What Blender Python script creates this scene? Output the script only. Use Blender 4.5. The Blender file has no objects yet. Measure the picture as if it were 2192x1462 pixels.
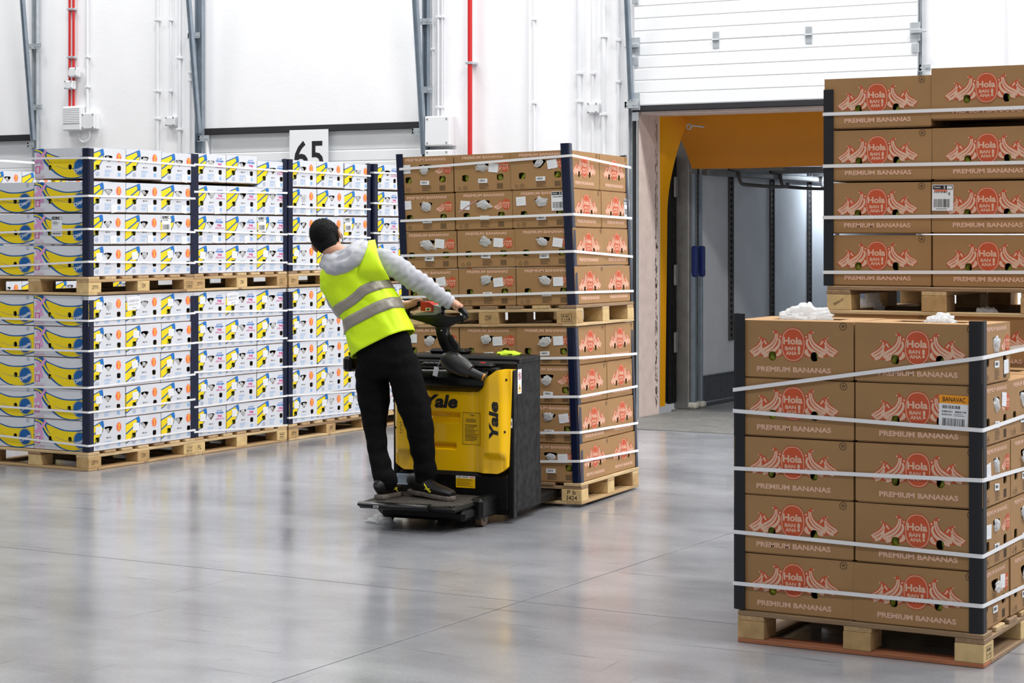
import bpy, bmesh, math, random
from mathutils import Vector, Matrix, noise
from mathutils.geometry import tessellate_polygon

# ------------------------------------------------------------------ camera, world, light
SC = bpy.context.scene
COL = SC.collection
F, CX, HY, H = 4260.0, 1096.0, 500.0, 1.70          # focal length in pixels, centre, horizon row, eye height
YAW = math.radians(29.7)
SA, CA = math.sin(YAW), math.cos(YAW)

cam = bpy.data.cameras.new('camera')
cam.sensor_fit = 'HORIZONTAL'; cam.sensor_width = 36.0
cam.lens = F / 2192 * 36.0
cam.shift_y = -(731 - HY) / 2192
cam.clip_end = 200
camo = bpy.data.objects.new('camera', cam); COL.objects.link(camo)
camo.location = (0, 0, H); camo.rotation_euler = (math.pi / 2, 0, YAW)
SC.camera = camo

SC.view_settings.view_transform = 'Standard'
SC.view_settings.look = 'None'
SC.view_settings.gamma = 1.0
SC.view_settings.use_curve_mapping = False
SC.view_settings.exposure = 0.15

world = bpy.data.worlds.new('World'); SC.world = world; world.use_nodes = True
wn = world.node_tree.nodes
wn['Background'].inputs[0].default_value = (0.93, 0.96, 1.0, 1)
wn["Background"].inputs[1].default_value = 0.24

def area_lamp(name, loc, sx, sy, power, color=(1, 0.985, 0.96), rot=(0, 0, 0)):
    l = bpy.data.lights.new(name, 'AREA'); l.shape = 'RECTANGLE'
    l.size, l.size_y, l.energy, l.color = sx, sy, power, color
    o = bpy.data.objects.new(name, l); COL.objects.link(o)
    o.location = loc; o.rotation_euler = rot
    return o
LAMP_X = (-17.0, -12.0, -6.8, -1.5, 4.0)                     # rows of ceiling lamps of the hall
for ly, pws in ((14.2, (265, 300, 350, 455, 560)), (8.0, (80, 80, 100, 280, 400)), (2.0, (70, 80, 100, 130, 130))):
    for lx, pw in zip(LAMP_X, pws):
        area_lamp('hall_lamp', (lx, ly, 9.2), 2.6, 0.8, pw)

# ------------------------------------------------------------------ pixel helpers (directions meet a known surface)
def world_from(lat, d): return -SA * d + CA * lat, CA * d + SA * lat
def floor_pt(px, py, z=0.0):
    d = (H - z) * F / (py - HY); return world_from((px - CX) / F * d, d)
def depth(X, Y): return -SA * X + CA * Y
def wx(px, Y):                    # X of a column of pixels on the plane Y
    t = (px - CX) / F; return Y * (CA * t - SA) / (CA + SA * t)
def wy(px, X):                    # Y of a column of pixels on the plane X
    t = (px - CX) / F; return X * (CA + SA * t) / (CA * t - SA)
def wz(py, X, Y): return H - (py - HY) / F * depth(X, Y)

# ------------------------------------------------------------------ materials
def lin(c): return tuple(((v / 255) / 12.92 if v / 255 <= 0.04045 else ((v / 255 + 0.055) / 1.055) ** 2.4) for v in c)
MATS = {}
def mat(name, rgb, rough=0.6, metal=0.0, var=0.0, scale=8.0, bump=0.0, bscale=60.0, stretch=(1, 1, 1), spec=0.5,
        trans=0.0, alpha=1.0, coat=0.0, sheen=0.0, rvar=0.0, emit=None):
    if name in MATS: return MATS[name]
    m = bpy.data.materials.new(name); m.use_nodes = True; MATS[name] = m
    nt = m.node_tree; N = nt.nodes; L = nt.links; b = N['Principled BSDF']
    c = (*lin(rgb), 1)
    b.inputs['Base Color'].default_value = c
    b.inputs['Roughness'].default_value = rough; b.inputs['Metallic'].default_value = metal
    b.inputs['Specular IOR Level'].default_value = spec
    b.inputs['Coat Weight'].default_value = coat
    b.inputs['Sheen Weight'].default_value = sheen
    b.inputs['Alpha'].default_value = alpha
    b.inputs['Transmission Weight'].default_value = trans
    if emit:
        b.inputs['Emission Color'].default_value = c; b.inputs['Emission Strength'].default_value = emit
    if var or bump or rvar:
        tc = N.new('ShaderNodeTexCoord'); mp = N.new('ShaderNodeMapping'); mp.inputs['Scale'].default_value = stretch
        oi = N.new('ShaderNodeObjectInfo'); add = N.new('ShaderNodeVectorMath'); add.operation = 'ADD'
        mul = N.new('ShaderNodeMath'); mul.operation = 'MULTIPLY'; mul.inputs[1].default_value = 37.0
        L.new(oi.outputs['Random'], mul.inputs[0]); L.new(tc.outputs['Object'], mp.inputs[0])
        L.new(mp.outputs[0], add.inputs[0]); L.new(mul.outputs[0], add.inputs[1])
        def nz(s, d=4):
            n = N.new('ShaderNodeTexNoise'); n.inputs['Scale'].default_value = s; n.inputs['Detail'].default_value = d
            L.new(add.outputs[0], n.inputs['Vector']); return n
        if var:
            n = nz(scale); mr = N.new('ShaderNodeMapRange')
            mr.inputs[1].default_value = 0.25; mr.inputs[2].default_value = 0.75
            mr.inputs[3].default_value = 1 - var; mr.inputs[4].default_value = 1 + var
            L.new(n.outputs['Fac'], mr.inputs[0])
            mx = N.new('ShaderNodeMix'); mx.data_type = 'RGBA'; mx.blend_type = 'MULTIPLY'; mx.inputs[0].default_value = 1
            mx.inputs[6].default_value = c; L.new(mr.outputs[0], mx.inputs[7]); L.new(mx.outputs[2], b.inputs['Base Color'])
        if rvar:
            n = nz(scale * 1.7); mr = N.new('ShaderNodeMapRange')
            mr.inputs[1].default_value = 0.3; mr.inputs[2].default_value = 0.7
            mr.inputs[3].default_value = max(0.02, rough - rvar); mr.inputs[4].default_value = rough + rvar
            L.new(n.outputs['Fac'], mr.inputs[0]); L.new(mr.outputs[0], b.inputs['Roughness'])
        if bump:
            n = nz(bscale, 5); bp = N.new('ShaderNodeBump'); bp.inputs['Strength'].default_value = bump
            bp.inputs['Distance'].default_value = 0.01
            L.new(n.outputs['Fac'], bp.inputs['Height']); L.new(bp.outputs[0], b.inputs['Normal'])
    return m

def translucent(name, rgb, frac, rough=0.5):
    m = mat(name, rgb, rough)
    nt = m.node_tree; N = nt.nodes; L = nt.links
    t = N.new('ShaderNodeBsdfTranslucent'); t.inputs[0].default_value = (*lin(rgb), 1)
    mx = N.new('ShaderNodeMixShader'); mx.inputs[0].default_value = frac
    L.new(N['Principled BSDF'].outputs[0], mx.inputs[1]); L.new(t.outputs[0], mx.inputs[2])
    L.new(mx.outputs[0], N['Material Output'].inputs[0]); return m

def concrete():
    m = mat('polished concrete', (168, 170, 175), 0.3)
    nt = m.node_tree; N = nt.nodes; L = nt.links; b = N['Principled BSDF']
    tc = N.new('ShaderNodeTexCoord')
    def nz(s, d, st=(1, 1, 1), dist=0.0, rot=0.0):
        mp = N.new('ShaderNodeMapping'); mp.inputs['Scale'].default_value = st; mp.inputs['Rotation'].default_value = (0, 0, rot)
        L.new(tc.outputs['Object'], mp.inputs[0])
        n = N.new('ShaderNodeTexNoise'); n.inputs['Scale'].default_value = s; n.inputs['Detail'].default_value = d
        n.inputs['Distortion'].default_value = dist
        L.new(mp.outputs[0], n.inputs['Vector']); return n
    def ramp(n, p0, c0, p1, c1):
        r = N.new('ShaderNodeValToRGB'); r.color_ramp.elements[0].position = p0; r.color_ramp.elements[1].position = p1
        r.color_ramp.elements[0].color = (*c0, 1); r.color_ramp.elements[1].color = (*c1, 1)
        L.new(n.outputs['Fac'], r.inputs[0]); return r
    def mult(a, bb, f=1.0):
        mx = N.new('ShaderNodeMix'); mx.data_type = 'RGBA'; mx.blend_type = 'MULTIPLY'; mx.inputs[0].default_value = f
        L.new(a, mx.inputs[6]); L.new(bb, mx.inputs[7]); return mx.outputs[2]
    base = ramp(nz(0.6, 6), 0.3, lin((132, 134, 140)), 0.72, lin((168, 170, 175)))
    clouds = ramp(nz(2.2, 8, (1, 1.6, 1)), 0.32, (0.80, 0.80, 0.81), 0.68, (1.06, 1.06, 1.05))
    fine = ramp(nz(60, 4), 0.3, (0.92, 0.92, 0.92), 0.7, (1.05, 1.05, 1.05))
    scr = ramp(nz(3.0, 8, (0.5, 7, 1), 0.6, 0.5), 0.26, (0.62, 0.62, 0.63), 0.36, (1, 1, 1))
    scr2 = ramp(nz(2.3, 9, (8, 0.5, 1), 0.8, 0.2), 0.24, (0.66, 0.66, 0.66), 0.33, (1, 1, 1))
    o = mult(base.outputs[0], clouds.outputs[0]); o = mult(o, fine.outputs[0]); o = mult(o, scr.outputs[0]); o = mult(o, scr2.outputs[0])
    L.new(o, b.inputs['Base Color'])
    rr = ramp(nz(1.4, 7), 0.3, (0.13,) * 3, 0.75, (0.26,) * 3); L.new(rr.outputs[0], b.inputs['Roughness'])
    bp = N.new('ShaderNodeBump'); bp.inputs['Strength'].default_value = 0.06; bp.inputs['Distance'].default_value = 0.01
    L.new(nz(14, 6).outputs['Fac'], bp.inputs['Height']); L.new(bp.outputs[0], b.inputs['Normal'])
    b.inputs['Specular IOR Level'].default_value = 0.6
    return m
M_FLOOR = concrete()
M_JOINT = mat('joint dark', (60, 60, 62), 0.9)
M_WALL = mat('white plaster', (244, 245, 248), 0.85, var=0.015, scale=3, bump=0.12, bscale=25)
M_PANELW = mat('white steel panel', (236, 239, 242), 0.45, var=0.015, scale=2)
M_RUBBER = mat('black rubber', (34, 34, 38), 0.7, var=0.1, scale=20)
M_GALV = mat('galvanised steel', (190, 197, 202), 0.42, 0.45, var=0.12, scale=14, rvar=0.1)
M_GALVD = mat('dark galvanised steel', (142, 154, 166), 0.45, 0.4, var=0.12, scale=10)
M_RED = mat('red pipe paint', (196, 30, 32), 0.45)
M_GREYPVC = mat('light grey plastic', (226, 228, 231), 0.55, var=0.01, scale=5)
M_PINK = mat('worn cream paint', (218, 200, 192), 0.7, var=0.1, scale=9, bump=0.1)
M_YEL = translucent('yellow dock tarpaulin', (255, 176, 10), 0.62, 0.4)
M_YEL_SHADE = translucent('shaded yellow header tarpaulin', (206, 128, 8), 0.25, 0.5)  # same tarpaulin as the side; the header's shade is put into the darker colour
M_STEEL = mat('tread plate steel', (128, 128, 126), 0.5, 0.35, var=0.15, scale=6, rvar=0.1)
M_TRWALL = mat('trailer wall laminate', (214, 217, 221), 0.45, var=0.08, scale=3)
M_TRDARK = mat('trailer track steel', (92, 90, 90), 0.55, 0.4, var=0.15, scale=12)
M_TRKICK = mat('trailer kick plate', (100, 102, 106), 0.4, 0.6, var=0.15, scale=8, rvar=0.1)
M_ALU = mat('dull aluminium', (150, 150, 148), 0.45, 0.6, var=0.15, scale=10)
M_BLACK = mat('black painted steel', (10, 10, 11), 0.5, spec=0.22, var=0.2, scale=12, rvar=0.12)
M_BLACKP = mat('black plastic', (11, 11, 12), 0.34, spec=0.35, rvar=0.08, var=0.1, scale=14)
M_GREYP = mat('dark grey plastic', (36, 36, 38), 0.4, var=0.2, scale=22, rvar=0.1)
M_YALE = mat('yellow truck paint', (255, 200, 0), 0.3, var=0.03, scale=4, coat=0.3)
M_NAVY = mat('navy cardboard post', (10, 20, 50), 0.35, var=0.12, scale=9)
M_CHAR = mat('charcoal cardboard post', (20, 21, 28), 0.6, var=0.12, scale=9)
M_STRAP = mat('white plastic strap', (240, 240, 242), 0.4)
M_WHITE = mat('white paper', (236, 238, 242), 0.6)
M_INK = mat('black ink', (24, 24, 28), 0.6)
M_GINK = mat('grey ink', (130, 130, 136), 0.6)
M_DARK = mat('dark interior', (12, 11, 10), 0.9)

# ------------------------------------------------------------------ mesh helpers
class MB:
    def __init__(s): s.v = []; s.f = []; s.m = []
    def add(s, vs, fs, mi=0):
        k = len(s.v); s.v += [Vector(v) for v in vs]
        s.f += [tuple(i + k for i in f) for f in fs]; s.m += [mi] * len(fs); return s
    def box(s, x0, x1, y0, y1, z0, z1, mi=0):
        return s.add([(x0, y0, z0), (x1, y0, z0), (x1, y1, z0), (x0, y1, z0), (x0, y0, z1), (x1, y0, z1), (x1, y1, z1), (x0, y1, z1)],
                     [(0, 3, 2, 1), (4, 5, 6, 7), (0, 1, 5, 4), (1, 2, 6, 5), (2, 3, 7, 6), (3, 0, 4, 7)], mi)
    def cbox(s, x0, x1, y0, y1, z0, z1, c=0.004, mi=0):        # chamfered box
        c = min(c, (x1 - x0) / 2.2, (y1 - y0) / 2.2, (z1 - z0) / 2.2)
        vs = []
        for z, ins in ((z0, c), (z0 + c, 0), (z1 - c, 0), (z1, c)):
            a0, a1, b0, b1 = x0 + ins, x1 - ins, y0 + ins, y1 - ins
            if ins: vs += [(a0 + 0, b0, z), (a1, b0, z), (a1, b0, z), (a1, b1, z), (a1, b1, z), (a0, b1, z), (a0, b1, z), (a0, b0, z)]
            else: vs += [(a0 + c, b0, z), (a1 - c, b0, z), (a1, b0 + c, z), (a1, b1 - c, z), (a1 - c, b1, z), (a0 + c, b1, z), (a0, b1 - c, z), (a0, b0 + c, z)]
        fs = [tuple(range(7, -1, -1)), tuple(range(24, 32))]
        for k in range(3):
            for i in range(8):
                j = (i + 1) % 8; fs.append((k * 8 + i, k * 8 + j, k * 8 + 8 + j, k * 8 + 8 + i))
        return s.add(vs, fs, mi)
    def obox(s, c, ax, ay, az, hx, hy, hz, mi=0):                 # oriented box
        c, ax, ay, az = map(Vector, (c, ax, ay, az)); vs = []
        for sz in (-1, 1):
            for sx, sy in ((-1, -1), (1, -1), (1, 1), (-1, 1)): vs.append(c + ax * hx * sx + ay * hy * sy + az * hz * sz)
        return s.add(vs, [(0, 3, 2, 1), (4, 5, 6, 7), (0, 1, 5, 4), (1, 2, 6, 5), (2, 3, 7, 6), (3, 0, 4, 7)], mi)
    def tube(s, pts, r, n=10, mi=0, cap=True):
        return s.loft([(p, (r[i] if isinstance(r, (list, tuple)) else r)) for i, p in enumerate(pts)], n, mi, cap)
    def loft(s, secs, n=16, mi=0, cap=True, ref=None):            # secs: (centre, r) or (centre, rx, ry); ref: direction of ry
        P = [Vector(q[0]) for q in secs]; rings = []; up = None
        for i, q in enumerate(secs):
            a = P[max(0, i - 1)]; b = P[min(len(P) - 1, i + 1)]
            t = (b - a).normalized() if (b - a).length > 1e-9 else Vector((0, 0, 1))
            if ref is not None: base = Vector(ref)
            elif up is None: base = Vector((0, 0, 1)) if abs(t.z) < 0.9 else Vector((1, 0, 0))
            else: base = up
            yv = (base - t * base.dot(t)).normalized(); xv = yv.cross(t).normalized(); up = yv
            rx = q[1]; ry = q[2] if len(q) > 2 else q[1]
            rings.append([P[i] + xv * rx * math.cos(2 * math.pi * k / n) + yv * ry * math.sin(2 * math.pi * k / n) for k in range(n)])
        vs = [v for r in rings for v in r]; fs = []
        for i in range(len(rings) - 1):
            for k in range(n):
                l = (k + 1) % n; fs.append((i * n + k, i * n + l, (i + 1) * n + l, (i + 1) * n + k))
        if cap: fs += [tuple(range(n - 1, -1, -1)), tuple((len(rings) - 1) * n + k for k in range(n))]
        return s.add(vs, fs, mi)
    def prism(s, poly, mapf, t0, t1, mi=0):                        # extrude a 2D outline; mapf(a, b, t) -> 3D
        n = len(poly)
        vs = [mapf(a, b, t0) for a, b in poly] + [mapf(a, b, t1) for a, b in poly]
        tri = tessellate_polygon([[Vector((a, b, 0)) for a, b in poly]])
        fs = [tuple(t) for t in tri] + [tuple(n + i for i in t) for t in tri]
        fs += [(i, (i + 1) % n, n + (i + 1) % n, n + i) for i in range(n)]
        return s.add(vs, fs, mi)
    def sphere(s, c, rx, ry=None, rz=None, n=16, m=10, mi=0, R=None):
        ry = ry or rx; rz = rz or rx; c = Vector(c); vs = []; fs = []
        for i in range(m + 1):
            th = math.pi * i / m
            for k in range(n):
                ph = 2 * math.pi * k / n
                p = Vector((rx * math.sin(th) * math.cos(ph), ry * math.sin(th) * math.sin(ph), rz * math.cos(th)))
                if R is not None: p = R @ p
                vs.append(c + p)
        for i in range(m):
            for k in range(n):
                l = (k + 1) % n; fs.append((i * n + k, (i + 1) * n + k, (i + 1) * n + l, i * n + l))
        return s.add(vs, fs, mi)
    def mesh(s, name, mats, smooth=False, recalc=True, bevel=0.0, merge=True, segs=2):
        me = bpy.data.meshes.new(name); me.from_pydata([tuple(v) for v in s.v], [], s.f)
        for m in (mats if isinstance(mats, (list, tuple)) else [mats]): me.materials.append(m)
        me.polygons.foreach_set('material_index', s.m)
        bm = bmesh.new(); bm.from_mesh(me)
        if merge: bmesh.ops.remove_doubles(bm, verts=bm.verts, dist=1e-5)
        if recalc: bmesh.ops.recalc_face_normals(bm, faces=bm.faces)
        if bevel:
            es = [e for e in bm.edges if len(e.link_faces) == 2 and e.calc_face_angle(0) > 0.5]
            bmesh.ops.bevel(bm, geom=es, offset=bevel, segments=segs, affect='EDGES', clamp_overlap=True, profile=0.5)
        bm.to_mesh(me); bm.free()
        if smooth:
            me.polygons.foreach_set('use_smooth', [True] * len(me.polygons))
            try: me.set_sharp_from_angle(angle=math.radians(smooth if smooth is not True else 40))
            except Exception: pass
        me.update(); return me
    def build(s, name, mats, parent=None, **k): return link(name, s.mesh(name, mats, **k), parent)

def link(name, me, parent=None, M=None):
    o = bpy.data.objects.new(name, me); COL.objects.link(o)
    if parent is not None: o.parent = parent
    if M is not None: o.matrix_local = M
    return o
def tag(o, label=None, cat=None, group=None, kind=None):
    for k, v in (('label', label), ('category', cat), ('group', group), ('kind', kind)):
        if v: o[k] = v
    return o
def empty(name, M=None, **k):
    o = bpy.data.objects.new(name, None); COL.objects.link(o); o.empty_display_size = 0.1
    if M is not None: o.matrix_world = M if isinstance(M, Matrix) else Matrix.Translation(M)
    return tag(o, **k)
def spline(pts, n=6, closed=False):
    P = [Vector(p) for p in pts]; out = []; N = len(P)
    rng = range(N if closed else N - 1)
    for i in rng:
        if closed: a, b, c, d = P[(i - 1) % N], P[i], P[(i + 1) % N], P[(i + 2) % N]
        else: a, b, c, d = P[max(0, i - 1)], P[i], P[i + 1], P[min(N - 1, i + 2)]
        for k in range(n):
            t = k / n
            out.append(0.5 * ((2 * b) + (c - a) * t + (2 * a - 5 * b + 4 * c - d) * t * t + (3 * b - a - 3 * c + d) * t ** 3))
    if not closed: out.append(P[-1])
    return [tuple(p) for p in out]
def ellipse(cx, cy, rx, ry, n=28, rot=0.0, pw=1.0):
    out = []
    for k in range(n):
        a = 2 * math.pi * k / n; c, s_ = math.cos(a), math.sin(a)
        x = rx * math.copysign(abs(c) ** pw, c); y = ry * math.copysign(abs(s_) ** pw, s_)
        out.append((cx + x * math.cos(rot) - y * math.sin(rot), cy + x * math.sin(rot) + y * math.cos(rot)))
    return out

# flat artwork: shapes (triangles) in face coordinates, later laid on a face
_TXT = {}
def text_mesh(s, bold=0.0):
    key = (s, bold)
    if key not in _TXT:
        c = bpy.data.curves.new('t', 'FONT'); c.body = s; c.size = 1.0; c.offset = bold; c.dimensions = '2D'; c.fill_mode = 'BOTH'
        c.resolution_u = 3
        o = bpy.data.objects.new('t', c); COL.objects.link(o)
        dg = bpy.context.evaluated_depsgraph_get(); me = o.evaluated_get(dg).to_mesh()
        vs = [(v.co.x, v.co.y) for v in me.vertices]; fs = [tuple(p.vertices) for p in me.polygons]
        o.evaluated_get(dg).to_mesh_clear(); bpy.data.objects.remove(o); bpy.data.curves.remove(c)
        xs = [v[0] for v in vs]; ys = [v[1] for v in vs]
        x0, x1, y0, y1 = min(xs), max(xs), min(ys), max(ys)
        _TXT[key] = ([((x - x0) / (x1 - x0), (y - y0) / (y1 - y0)) for x, y in vs], fs)
    return _TXT[key]
class Art:
    def __init__(s): s.items = []                                   # (verts2d, faces, layer, mat index)
    def poly(s, pts, layer, mi):
        pts = [tuple(p[:2]) for p in pts]
        fs = [tuple(t) for t in tessellate_polygon([[Vector((a, b, 0)) for a, b in pts]])]
        s.items.append((pts, fs, layer, mi)); return s
    def rect(s, x0, y0, x1, y1, layer, mi): s.items.append(([(x0, y0), (x1, y0), (x1, y1), (x0, y1)], [(0, 1, 2, 3)], layer, mi)); return s
    def ring(s, c, r0, r1, layer, mi, ry=1.0, n=28):
        a = ellipse(c[0], c[1], r0, r0 * ry, n); b = ellipse(c[0], c[1], r1, r1 * ry, n)
        s.items.append((a + b, [(i, (i + 1) % n, n + (i + 1) % n, n + i) for i in range(n)], layer, mi)); return s
    def stroke(s, pts, w, layer, mi):
        P = [Vector(p[:2]) for p in pts]; L_, R_ = [], []
        for i, p in enumerate(P):
            t = (P[min(i + 1, len(P) - 1)] - P[max(i - 1, 0)]).normalized(); nn = Vector((-t.y, t.x))
            ww = (w[0] + (w[1] - w[0]) * i / (len(P) - 1)) if isinstance(w, tuple) else w
            L_.append(tuple(p + nn * ww / 2)); R_.append(tuple(p - nn * ww / 2))
        n = len(P); s.items.append((L_ + R_, [(i, i + 1, n + i + 1, n + i) for i in range(n - 1)], layer, mi)); return s
    def text(s, t, x0, y0, x1, y1, layer, mi, bold=0.0, rot=0.0, italic=0.0):
        vs, fs = text_mesh(t, bold); w, h = x1 - x0, y1 - y0; c = Vector(((x0 + x1) / 2, (y0 + y1) / 2)); out = []
        for a, b in vs:
            p = Vector(((a - 0.5) * w + italic * (b - 0.5) * h, (b - 0.5) * h))
            out.append(tuple(c + Vector((p.x * math.cos(rot) - p.y * math.sin(rot), p.x * math.sin(rot) + p.y * math.cos(rot)))))
        s.items.append((out, fs, layer, mi)); return s
    def lines(s, x0, y0, x1, y1, n, layer, mi, rnd=None, fill=0.5):
        for k in range(n):
            y = y1 - (y1 - y0) * (k + 0.5) / n; hh = (y1 - y0) / n * fill / 2
            x = x0 + (x1 - x0) * (rnd.uniform(0.6, 1.0) if rnd else 1.0); s.rect(x0, y - hh, x, y + hh, layer, mi)
        return s
    def bars(s, x0, y0, x1, y1, n, layer, mi, rnd=None):
        w = (x1 - x0) / n
        for k in range(n):
            f = rnd.uniform(0.25, 0.8) if rnd else 0.55; s.rect(x0 + k * w, y0, x0 + (k + f) * w, y1, layer, mi)
        return s
    def lay(s, mb, o, u, v, nrm, step=0.0004):
        o, u, v, nrm = map(Vector, (o, u, v, nrm)); flip = u.cross(v).dot(nrm) < 0
        for vs, fs, layer, mi in s.items:
            out = []
            for f in fs:
                a = [vs[i] for i in f]
                ar = sum(a[i][0] * a[(i + 1) % len(a)][1] - a[(i + 1) % len(a)][0] * a[i][1] for i in range(len(a)))
                out.append(tuple(reversed(f)) if (ar < 0) != flip else tuple(f))
            mb.add([o + u * x + v * y + nrm * step * (layer + 1) for x, y in vs], out, mi)
# ------------------------------------------------------------------ the hall
YW = 16.55                                                   # face of the dock wall
def struct(o): o['kind'] = 'structure'; return o
GX = (-4.52, 5.0); GY = (8.01, 4.94)                          # slab joints
base = MB().box(-30, 12, -6, 17.0, -0.20, -0.035).build('floor', M_JOINT); struct(base)
for i in range(-5, 4):
    for j in range(-3, 2):
        x0 = GX[0] + i * GX[1]; y0 = GY[0] + j * GY[1]
        y1 = min(y0 + GY[1], 16.55)
        if x0 > 7: continue
        MB().cbox(x0 + 0.004, x0 + GX[1] - 0.004, y0 + 0.004, y1 - 0.004, -0.05, 0.0, 0.0008).build('slab', M_FLOOR, base)

xl0, xl1 = wx(442, YW), wx(905, YW)                           # door 65 opening
xd0, xd1 = wx(1367, YW), wx(1972, YW)                         # open dock door
xa1 = wx(68, YW); xa0 = xa1 - 3.3                             # door beyond it
ZT = 2.79
wb = MB()
for a, b in ((-30, xa0), (xa1, xl0), (xl1, xd0), (xd1, 12)): wb.box(a, b, YW, YW + 0.34, 0, 9.6)
for a, b, z in ((xa0, xa1, ZT), (xl0, xl1, ZT), (xd0, xd1, 2.84)): wb.box(a, b, YW, YW + 0.34, z, 9.6)
wall = struct(wb.build('wall_back', M_WALL, merge=False))
# shallow white column casing between door 65 and the open dock
cx0, cx1 = wx(1131, YW - 0.1), wx(1201, YW - 0.1)
struct(MB().cbox(cx0, cx1, YW - 0.10, YW, 0, 9.6, 0.006).build('trim_1', M_WALL))
struct(MB().cbox(wx(787, YW - .04), wx(787, YW - .04) + 0.0, YW - 0.01, YW, 0, 9.6).build('trim_2', M_WALL)) if False else None

def door_panel_mesh(w, h=0.567, n=5, t=0.045):
    # horizontal ribbed sandwich panel, face towards -Y
    prof = []
    for k in range(n):
        z0 = h * k / n; z1 = h * (k + 1) / n
        prof += [(0.004, z0), (0.0, z0 + 0.010), (0.0, z1 - 0.010)]
    prof += [(0.004, h), (t, h), (t, 0)]
    mb = MB(); n_ = len(prof)
    mb.add([(0, y, z) for y, z in prof] + [(w, y, z) for y, z in prof],
           [tuple(range(n_)), tuple(range(2 * n_ - 1, n_ - 1, -1))] + [(i, (i + 1) % n_, n_ + (i + 1) % n_, n_ + i) for i in range(n_)])
    return mb.mesh('door_panel', M_PANELW)
def sectional_door(name, x0, x1, yf, zb, npan, seal_bottom, seal_top=None, hinges=True):
    d = empty(name, (x0, yf, zb), kind='structure')
    pm = door_panel_mesh(x1 - x0)
    for k in range(npan): link('door_panel', pm, d, Matrix.Translation((0, 0, k * 0.569)))
    if seal_bottom: MB().cbox(-0.02, x1 - x0 + 0.02, 0.004, 0.05, -0.055, 0.0, 0.008).build('bottom_seal', M_RUBBER, d)
    if hinges:
        W_ = x1 - x0
        hm = MB().cbox(-0.032, 0.032, -0.006, 0, -0.075, -0.01, 0.002).cbox(-0.032, 0.032, -0.006, 0, 0.01, 0.075, 0.002)
        hm.tube([(-0.035, -0.010, 0), (0.035, -0.010, 0)], 0.009, 8).mesh('hinge', M_GALV)
        hme = hm.mesh('hinge', M_GALV)
        for k in range(1, npan):
            for fx in (0.305, 0.635): link('hinge', hme, d, Matrix.Translation((W_ * fx, 0, k * 0.569 - 0.001)))
        rm = MB().cbox(-0.03, 0.06, -0.008, 0, -0.10, 0.06, 0.002).cbox(-0.06, 0.05, -0.03, -0.008, -0.035, 0.0, 0.003)
        rm.tube([(-0.09, -0.02, -0.02), (0.03, -0.02, -0.02)], 0.008, 8).cbox(-0.02, 0.045, -0.012, -0.002, -0.20, -0.12, 0.002)
        rme = rm.mesh('roller_bracket', M_GALV)
        for k in range(0, npan):
            link('roller_bracket', rme, d, Matrix.Translation((0.0, 0, k * 0.569 + (0.06 if k == 0 else 0))))
            link('roller_bracket', rme, d, Matrix.Translation((W_, 0, k * 0.569 + (0.06 if k == 0 else 0))) @ Matrix.Scale(-1, 4, (1, 0, 0)))
    return d
zb = wz(226, wx(1373, YW - .09), YW - .09)
sectional_door('door_1', wx(1358, YW - .09), wx(1963, YW - .09), YW - 0.09, zb, 4, True)
d65 = sectional_door('door_2', xl0 + 0.02, xl1 - 0.02, YW + 0.05, ZT - 5 * 0.569 - 0.02, 5, False, hinges=False)
MB().cbox(xl0 - 0.02, xl1 + 0.02, YW - 0.012, YW + 0.05, ZT - 0.055, ZT + 0.012, 0.005).build('top_seal', M_RUBBER, d65).matrix_parent_inverse = d65.matrix_world.inverted()
d64 = sectional_door('door_3', xa0 + 0.02, xa1 - 0.02, YW + 0.05, ZT - 5 * 0.569 - 0.02, 5, False, hinges=False)
MB().cbox(xa0 - 0.02, xa1 + 0.02, YW - 0.012, YW + 0.05, ZT - 0.055, ZT + 0.012, 0.005).build('top_seal', M_RUBBER, d64).matrix_parent_inverse = d64.matrix_world.inverted()

# ---- open dock: reveal, header, threshold
jx = xd0
jb = MB().cbox(jx - 0.02, jx + 0.02, YW - 0.02, YW + 0.40, 0, 2.84, 0.004)
struct(jb.build('trim_3', M_PINK))
struct(MB().cbox(xd1 - 0.02, xd1 + 0.02, YW - 0.02, YW + 0.40, 0, 2.84, 0.004).build('trim_4', M_PINK))
struct(MB().cbox(jx + .02, xd1 - .02, YW + 0.0, YW + 0.40, 2.80, 2.84, 0.004).build('trim_5', M_PINK))
struct(MB().cbox(jx - 0.035, jx - 0.0, YW - 0.06, YW - 0.02, 0, 2.84, 0.006).build('trim_6', M_RUBBER))
# worn flakes down the edge of the reveal
rn = random.Random(4); fl = MB()
for k in range(260):
    z = rn.uniform(0.05, 2.75); w = rn.uniform(0.002, 0.009) * (1.3 if z < 1.6 else 0.9); h = rn.uniform(0.006, 0.035)
    y = YW + 0.335 + rn.uniform(-0.022, 0.022)
    fl.add(ellipse(0, 0, w, h, 7) and [(jx + 0.0206, y + a, z + b) for a, b in [(p[0] * rn.uniform(.6, 1.2), p[1]) for p in ellipse(0, 0, w, h, 7)]], [tuple(range(7))])
o = struct(fl.build('trim_7', mat('bare scuffed steel', (132, 120, 116), 0.7), merge=False)); o['kind'] = 'structure'
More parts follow.
